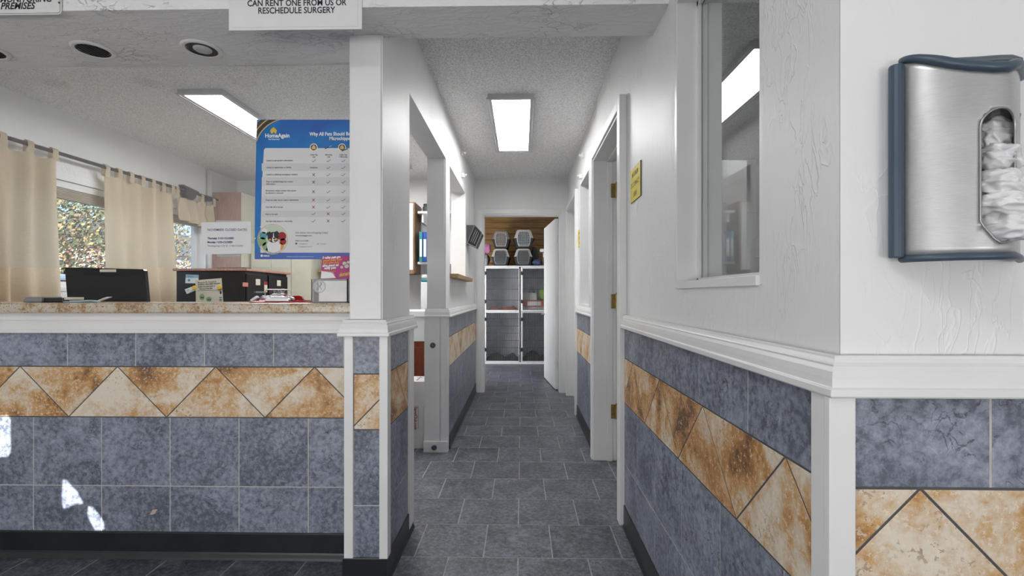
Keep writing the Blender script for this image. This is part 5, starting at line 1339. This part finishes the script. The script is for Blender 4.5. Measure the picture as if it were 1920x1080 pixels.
# plan curve (s -> X, Y): starts at the wall, bulges out and returns
ctrl = [(1691, 0.806), (1700, 0.796), (1720, 0.784), (1745, 0.772), (1775, 0.761), (1805, 0.752), (1835, 0.745), (1865, 0.741), (1890, 0.742), (1904, 0.752), (1909, 0.768), (1911, 0.79), (1912, 0.812)]
plan = []
for px, Y_ in ctrl: p = onY(px, 300, Y_); plan.append(Vector((p.x, Y_)))
S_ = [0.0]
for a, c in zip(plan[:-1], plan[1:]): S_.append(S_[-1]+(c-a).length)
def pl(s_):
    s_ = max(0, min(S_[-1], s_))
    for i in range(len(S_)-1):
        if s_ <= S_[i+1]+1e-9:
            q_ = (s_-S_[i])/(S_[i+1]-S_[i]); break
    P0, P1, P2_, P3 = plan[max(i-1, 0)], plan[i], plan[i+1], plan[min(i+2, len(plan)-1)]
    return 0.5*((2*P1)+(P2_-P0)*q_+(2*P0-5*P1+4*P2_-P3)*q_*q_+(3*P1-P0-3*P2_+P3)*q_**3)
def s_of(px):            # arc position of a column of the front
    best = None
    for i in range(401):
        s_ = S_[-1]*i/400; p = pl(s_); u = math.atan2(p.x, p.y)+TH
        x = 960+F*math.tan(u)
        if i > 300 and best is not None and best[0] < 2: break
        d_ = abs(x-px)
        if best is None or d_ < best[0]: best = (d_, s_)
    return best[1]
def z_of(py, s_):
    p = pl(s_); t = p.y*CO-p.x*SI
    return H+(HY-py)/F*t
topc = [(1691, 119), (1705, 115.5), (1720, 114.5), (1750, 118), (1785, 124), (1820, 128.5), (1860, 131.5), (1890, 130.5), (1905, 125)]
tc = [(s_of(px), z_of(py, s_of(px))) for px, py in topc]
tc.append((S_[-1]*0.94, tc[-1][1]+0.004)); tc.append((S_[-1], tc[-1][1]+0.003))
def ztop(s_):
    for (a, za), (c, zc_) in zip(tc[:-1], tc[1:]):
        if s_ <= c: return za+(zc_-za)*max(0, (s_-a))/(c-a+1e-9)
    return tc[-1][1]
zbot = H+(HY-480)/F*0.775
pts2 = []; edges = []
def loop(pl_):
    b0 = len(pts2); pts2.extend([Vector(p) for p in pl_]); n = len(pl_)
    edges.extend([(b0+i, b0+(i+1) % n) for i in range(n)])
SL = S_[-1]
outer = [(SL*i/40, zbot) for i in range(41)]+[(SL*(40-i)/40, ztop(SL*(40-i)/40)) for i in range(41)]
loop(outer)
# opening : rounded top, slanting pointed bottom
hp = []
sL, sR = s_of(1836.5), s_of(1902)
sm = (sL+sR)/2; zt_h = z_of(202, s_of(1870)); rr = (sR-sL)/2; zc_h = zt_h-rr
for i in range(17):
    a = PI-PI*i/16; hp.append((sm+rr*math.cos(a), zc_h+rr*math.sin(a)))
zb1 = z_of(415, sL)
hp += [(sR, zc_h-0.05), (sR, z_of(425, sR)), (sR-0.004, z_of(442, sR)), (s_of(1885), z_of(454, sm)), (s_of(1874), z_of(455, sm)), (s_of(1862), z_of(447, sm)), (sL+0.004, zb1-0.008), (sL, zb1)]
loop(hp)
for i in range(1, 30):
    for j in range(1, 26):
        s_ = SL*i/30; z = zbot+(1.0*j/26)*(ztop(s_)-zbot); pts2.append(Vector((s_, z)))
vo, eo, fo, *_ = delaunay_2d_cdt(pts2, edges, [], 1, 1e-6)
def inpoly(x, y, poly):
    r_ = False; j = len(poly)-1
    for i in range(len(poly)):
        if (poly[i][1] > y) != (poly[j][1] > y) and x < (poly[j][0]-poly[i][0])*(y-poly[i][1])/(poly[j][1]-poly[i][1])+poly[i][0]: r_ = not r_
        j = i
    return r_
fo = [f for f in fo if not inpoly(sum(vo[i].x for i in f)/len(f), sum(vo[i].y for i in f)/len(f), hp) and inpoly(sum(vo[i].x for i in f)/len(f), sum(vo[i].y for i in f)/len(f), outer)]
pan = MB().add([(*pl(v_.x), v_.y) for v_ in vo], fo).build('front_panel', STEEL2, t_, smooth=True, recalc=True)
md = pan.modifiers.new('solid', 'SOLIDIFY'); md.thickness = 0.0016; md.offset = 0
hole3 = [Vector((*pl(s_), z)) for s_, z in hp]
MB().tube([p+Vector((0, -0.001, 0)) for p in hole3], 0.0016, 6, closed=True).build('opening_rim', CHROME, t_, smooth=True)
# back plate and trims
xl_, xr_ = plan[0].x, plan[-1].x
MB().box(xl_, xr_, 0.812, YW, zbot, ztop(0)-0.001).build('back_plate', DGREY, t_)
lp = onY(1688, 118, 0.80); lb = onY(1688, 488, 0.80)
MB().tube([(lp.x-0.004, 0.803, lb.z+0.004), (lp.x-0.004, 0.803, lp.z-0.003)], 0.0105, 14).build('side_trim', BLUEG, t_, smooth=False, bevel=0.002)
top3 = [Vector((*pl(SL*i/40), ztop(SL*i/40)+0.004)) for i in range(41)]
back = [onY(1908, 113, 0.800), onY(1895, 110.5, 0.806), onY(1870, 111, 0.811), onY(1830, 114, 0.813), onY(1790, 116, 0.813), onY(1750, 114.5, 0.813), onY(1722, 112, 0.812)]
MB().tube(top3, [0.0055+0.003*min(1, i/8) for i in range(41)], 10).build('top_trim', BLUEG, t_, smooth=True)
MB().tube([top3[-3]]+back, 0.0065, 10).build('rear_trim', plain('grey_green_plastic', (0.10, 0.125, 0.14), 0.4), t_, smooth=True)
bot3 = [Vector((*pl(SL*i/40), zbot-0.004)) for i in range(41)]
MB().tube(bot3, 0.006, 10).build('bottom_trim', BLUEG, t_, smooth=True)
# plastic bags stuffed inside, bulging through the opening
def bag(px, py, t, rx, ry, rz, seed, label):
    c = at(px, py, t); rg = random.Random(seed); n = 40; vs = []; fs = []
    from mathutils import noise as mn
    for j in range(n+1):
        th = PI*j/n
        for i in range(2*n):
            a = PI*i/n; d = Vector((math.sin(th)*math.cos(a), math.sin(th)*math.sin(a), math.cos(th)))
            q5 = Vector((d.x*1.6+d.z*1.3, d.y*1.6, d.z*2.7))+Vector((seed*3.1, seed, 0)); q9 = Vector((d.x*3.5-d.z*2, d.y*3, d.z*8))+Vector((0, seed*2.3, 0))
            nz = mn.noise(d*1.6+Vector((seed*3.1, 0, 0)))*0.25+(0.5-abs(mn.noise(q5)))*0.34+(0.4-abs(mn.noise(q9)))*0.05-0.08
            k_ = 0.9+nz
            vs.append((c.x+rx*k_*d.x, c.y+ry*k_*d.y, c.z+rz*k_*d.z))
    for j in range(n):
        for i in range(2*n): fs.append((j*2*n+i, j*2*n+(i+1) % (2*n), (j+1)*2*n+(i+1) % (2*n), (j+1)*2*n+i))
    return tag(MB().add(vs, fs).build('plastic_bag', BAGP, smooth=True, recalc=False), label, 'plastic bag', 'plastic bags in the dispenser')
bag(1868, 252, 0.765, 0.031, 0.018, 0.028, 1, 'crumpled white plastic bag at the top of the dispenser opening')
bag(1872, 300, 0.755, 0.031, 0.028, 0.026, 2, 'white plastic bag with dark print below the topmost one')
bag(1872, 345, 0.742, 0.034, 0.034, 0.024, 3, 'flattened white plastic bag in the middle of the dispenser opening')
bag(1876, 385, 0.735, 0.035, 0.036, 0.022, 4, 'glossy white plastic bag bulging from the lower half of the opening')
bag(1888, 425, 0.735, 0.031, 0.038, 0.026, 5, 'white plastic bag hanging out at the bottom of the opening')
bag(1860, 412, 0.748, 0.022, 0.028, 0.020, 6, 'small white plastic bag wedged at the lower left of the opening')
bag(1911, 428, 0.735, 0.018, 0.014, 0.014, 7, 'twisted bag corner poking out at the far right of the dispenser')
tag(MB().lathe([(0.002, -0.022), (0.024, -0.012), (0.026, 0.0), (0.018, 0.012), (0.002, 0.02)], at(1872, 222, 0.79), n=14).build('grey_bag', plain('grey_film', (0.26, 0.26, 0.29), 0.3, var=0.5, scale=40)), 'grey bag with red print behind the top of the opening', 'plastic bag')

# small calcium mark on the counter tile
b = MB(); c_ = onY(288, 960, YC-0.004); pts = [(c_.x+0.016*math.cos(a)*1.0+0.004*math.sin(3*a), YC-0.0036, c_.z+0.009*math.sin(a)+0.008*math.cos(a)) for a in [i*PI/7 for i in range(14)]]
tag(b.prism(pts, (0, -0.0006, 0)).build('tile_chip', plain('bare_clay', (0.55, 0.45, 0.38), 0.8)), 'small pale chip on the dark counter tile', 'chip')

# added sun mask, unseen behind the camera; gaps cut to throw the counter patches
def sun_hole(pts):
    out = []
    for x, y in pts:
        p = onY(x, y, YC-0.004); k_ = (p.y+3.40)/SUN_DIR.y
        q_ = p-SUN_DIR*k_; out.append(Vector((q_.x, q_.z)))
    return out
holes = [sun_hole(h_) for h_ in ([(110, 905), (116, 904), (126, 918), (136, 926), (147, 948), (144, 950), (132, 950), (120, 957), (110, 958), (108, 935)],
                                 [(157, 955), (166, 956), (176, 968), (186, 984), (187, 997), (180, 1000), (170, 999), (164, 988), (156, 974)],
                                 [(-14, 786), (6, 784), (11, 790), (12, 850), (8, 861), (-14, 862)])]
pts2 = []; edges = []
loop([(-1.32, 0.98), (0.62, 0.98), (0.62, 2.22), (-1.32, 2.22)])
for h_ in holes: loop(h_)
vo, eo, fo, *_ = delaunay_2d_cdt(pts2, edges, [], 1, 1e-6)
fo = [f for f in fo if not any(inpoly(sum(vo[i].x for i in f)/len(f), sum(vo[i].y for i in f)/len(f), h_) for h_ in holes)]
o_ = MB().add([(v_.x, -3.345, v_.y) for v_ in vo], fo).build('sun_mask', PAPER, recalc=False)
tag(o_, 'added unseen sun mask behind the viewer, its gaps cut to shape the counter patches', 'window shade')
md = o_.modifiers.new('solid', 'SOLIDIFY'); md.thickness = 0.002
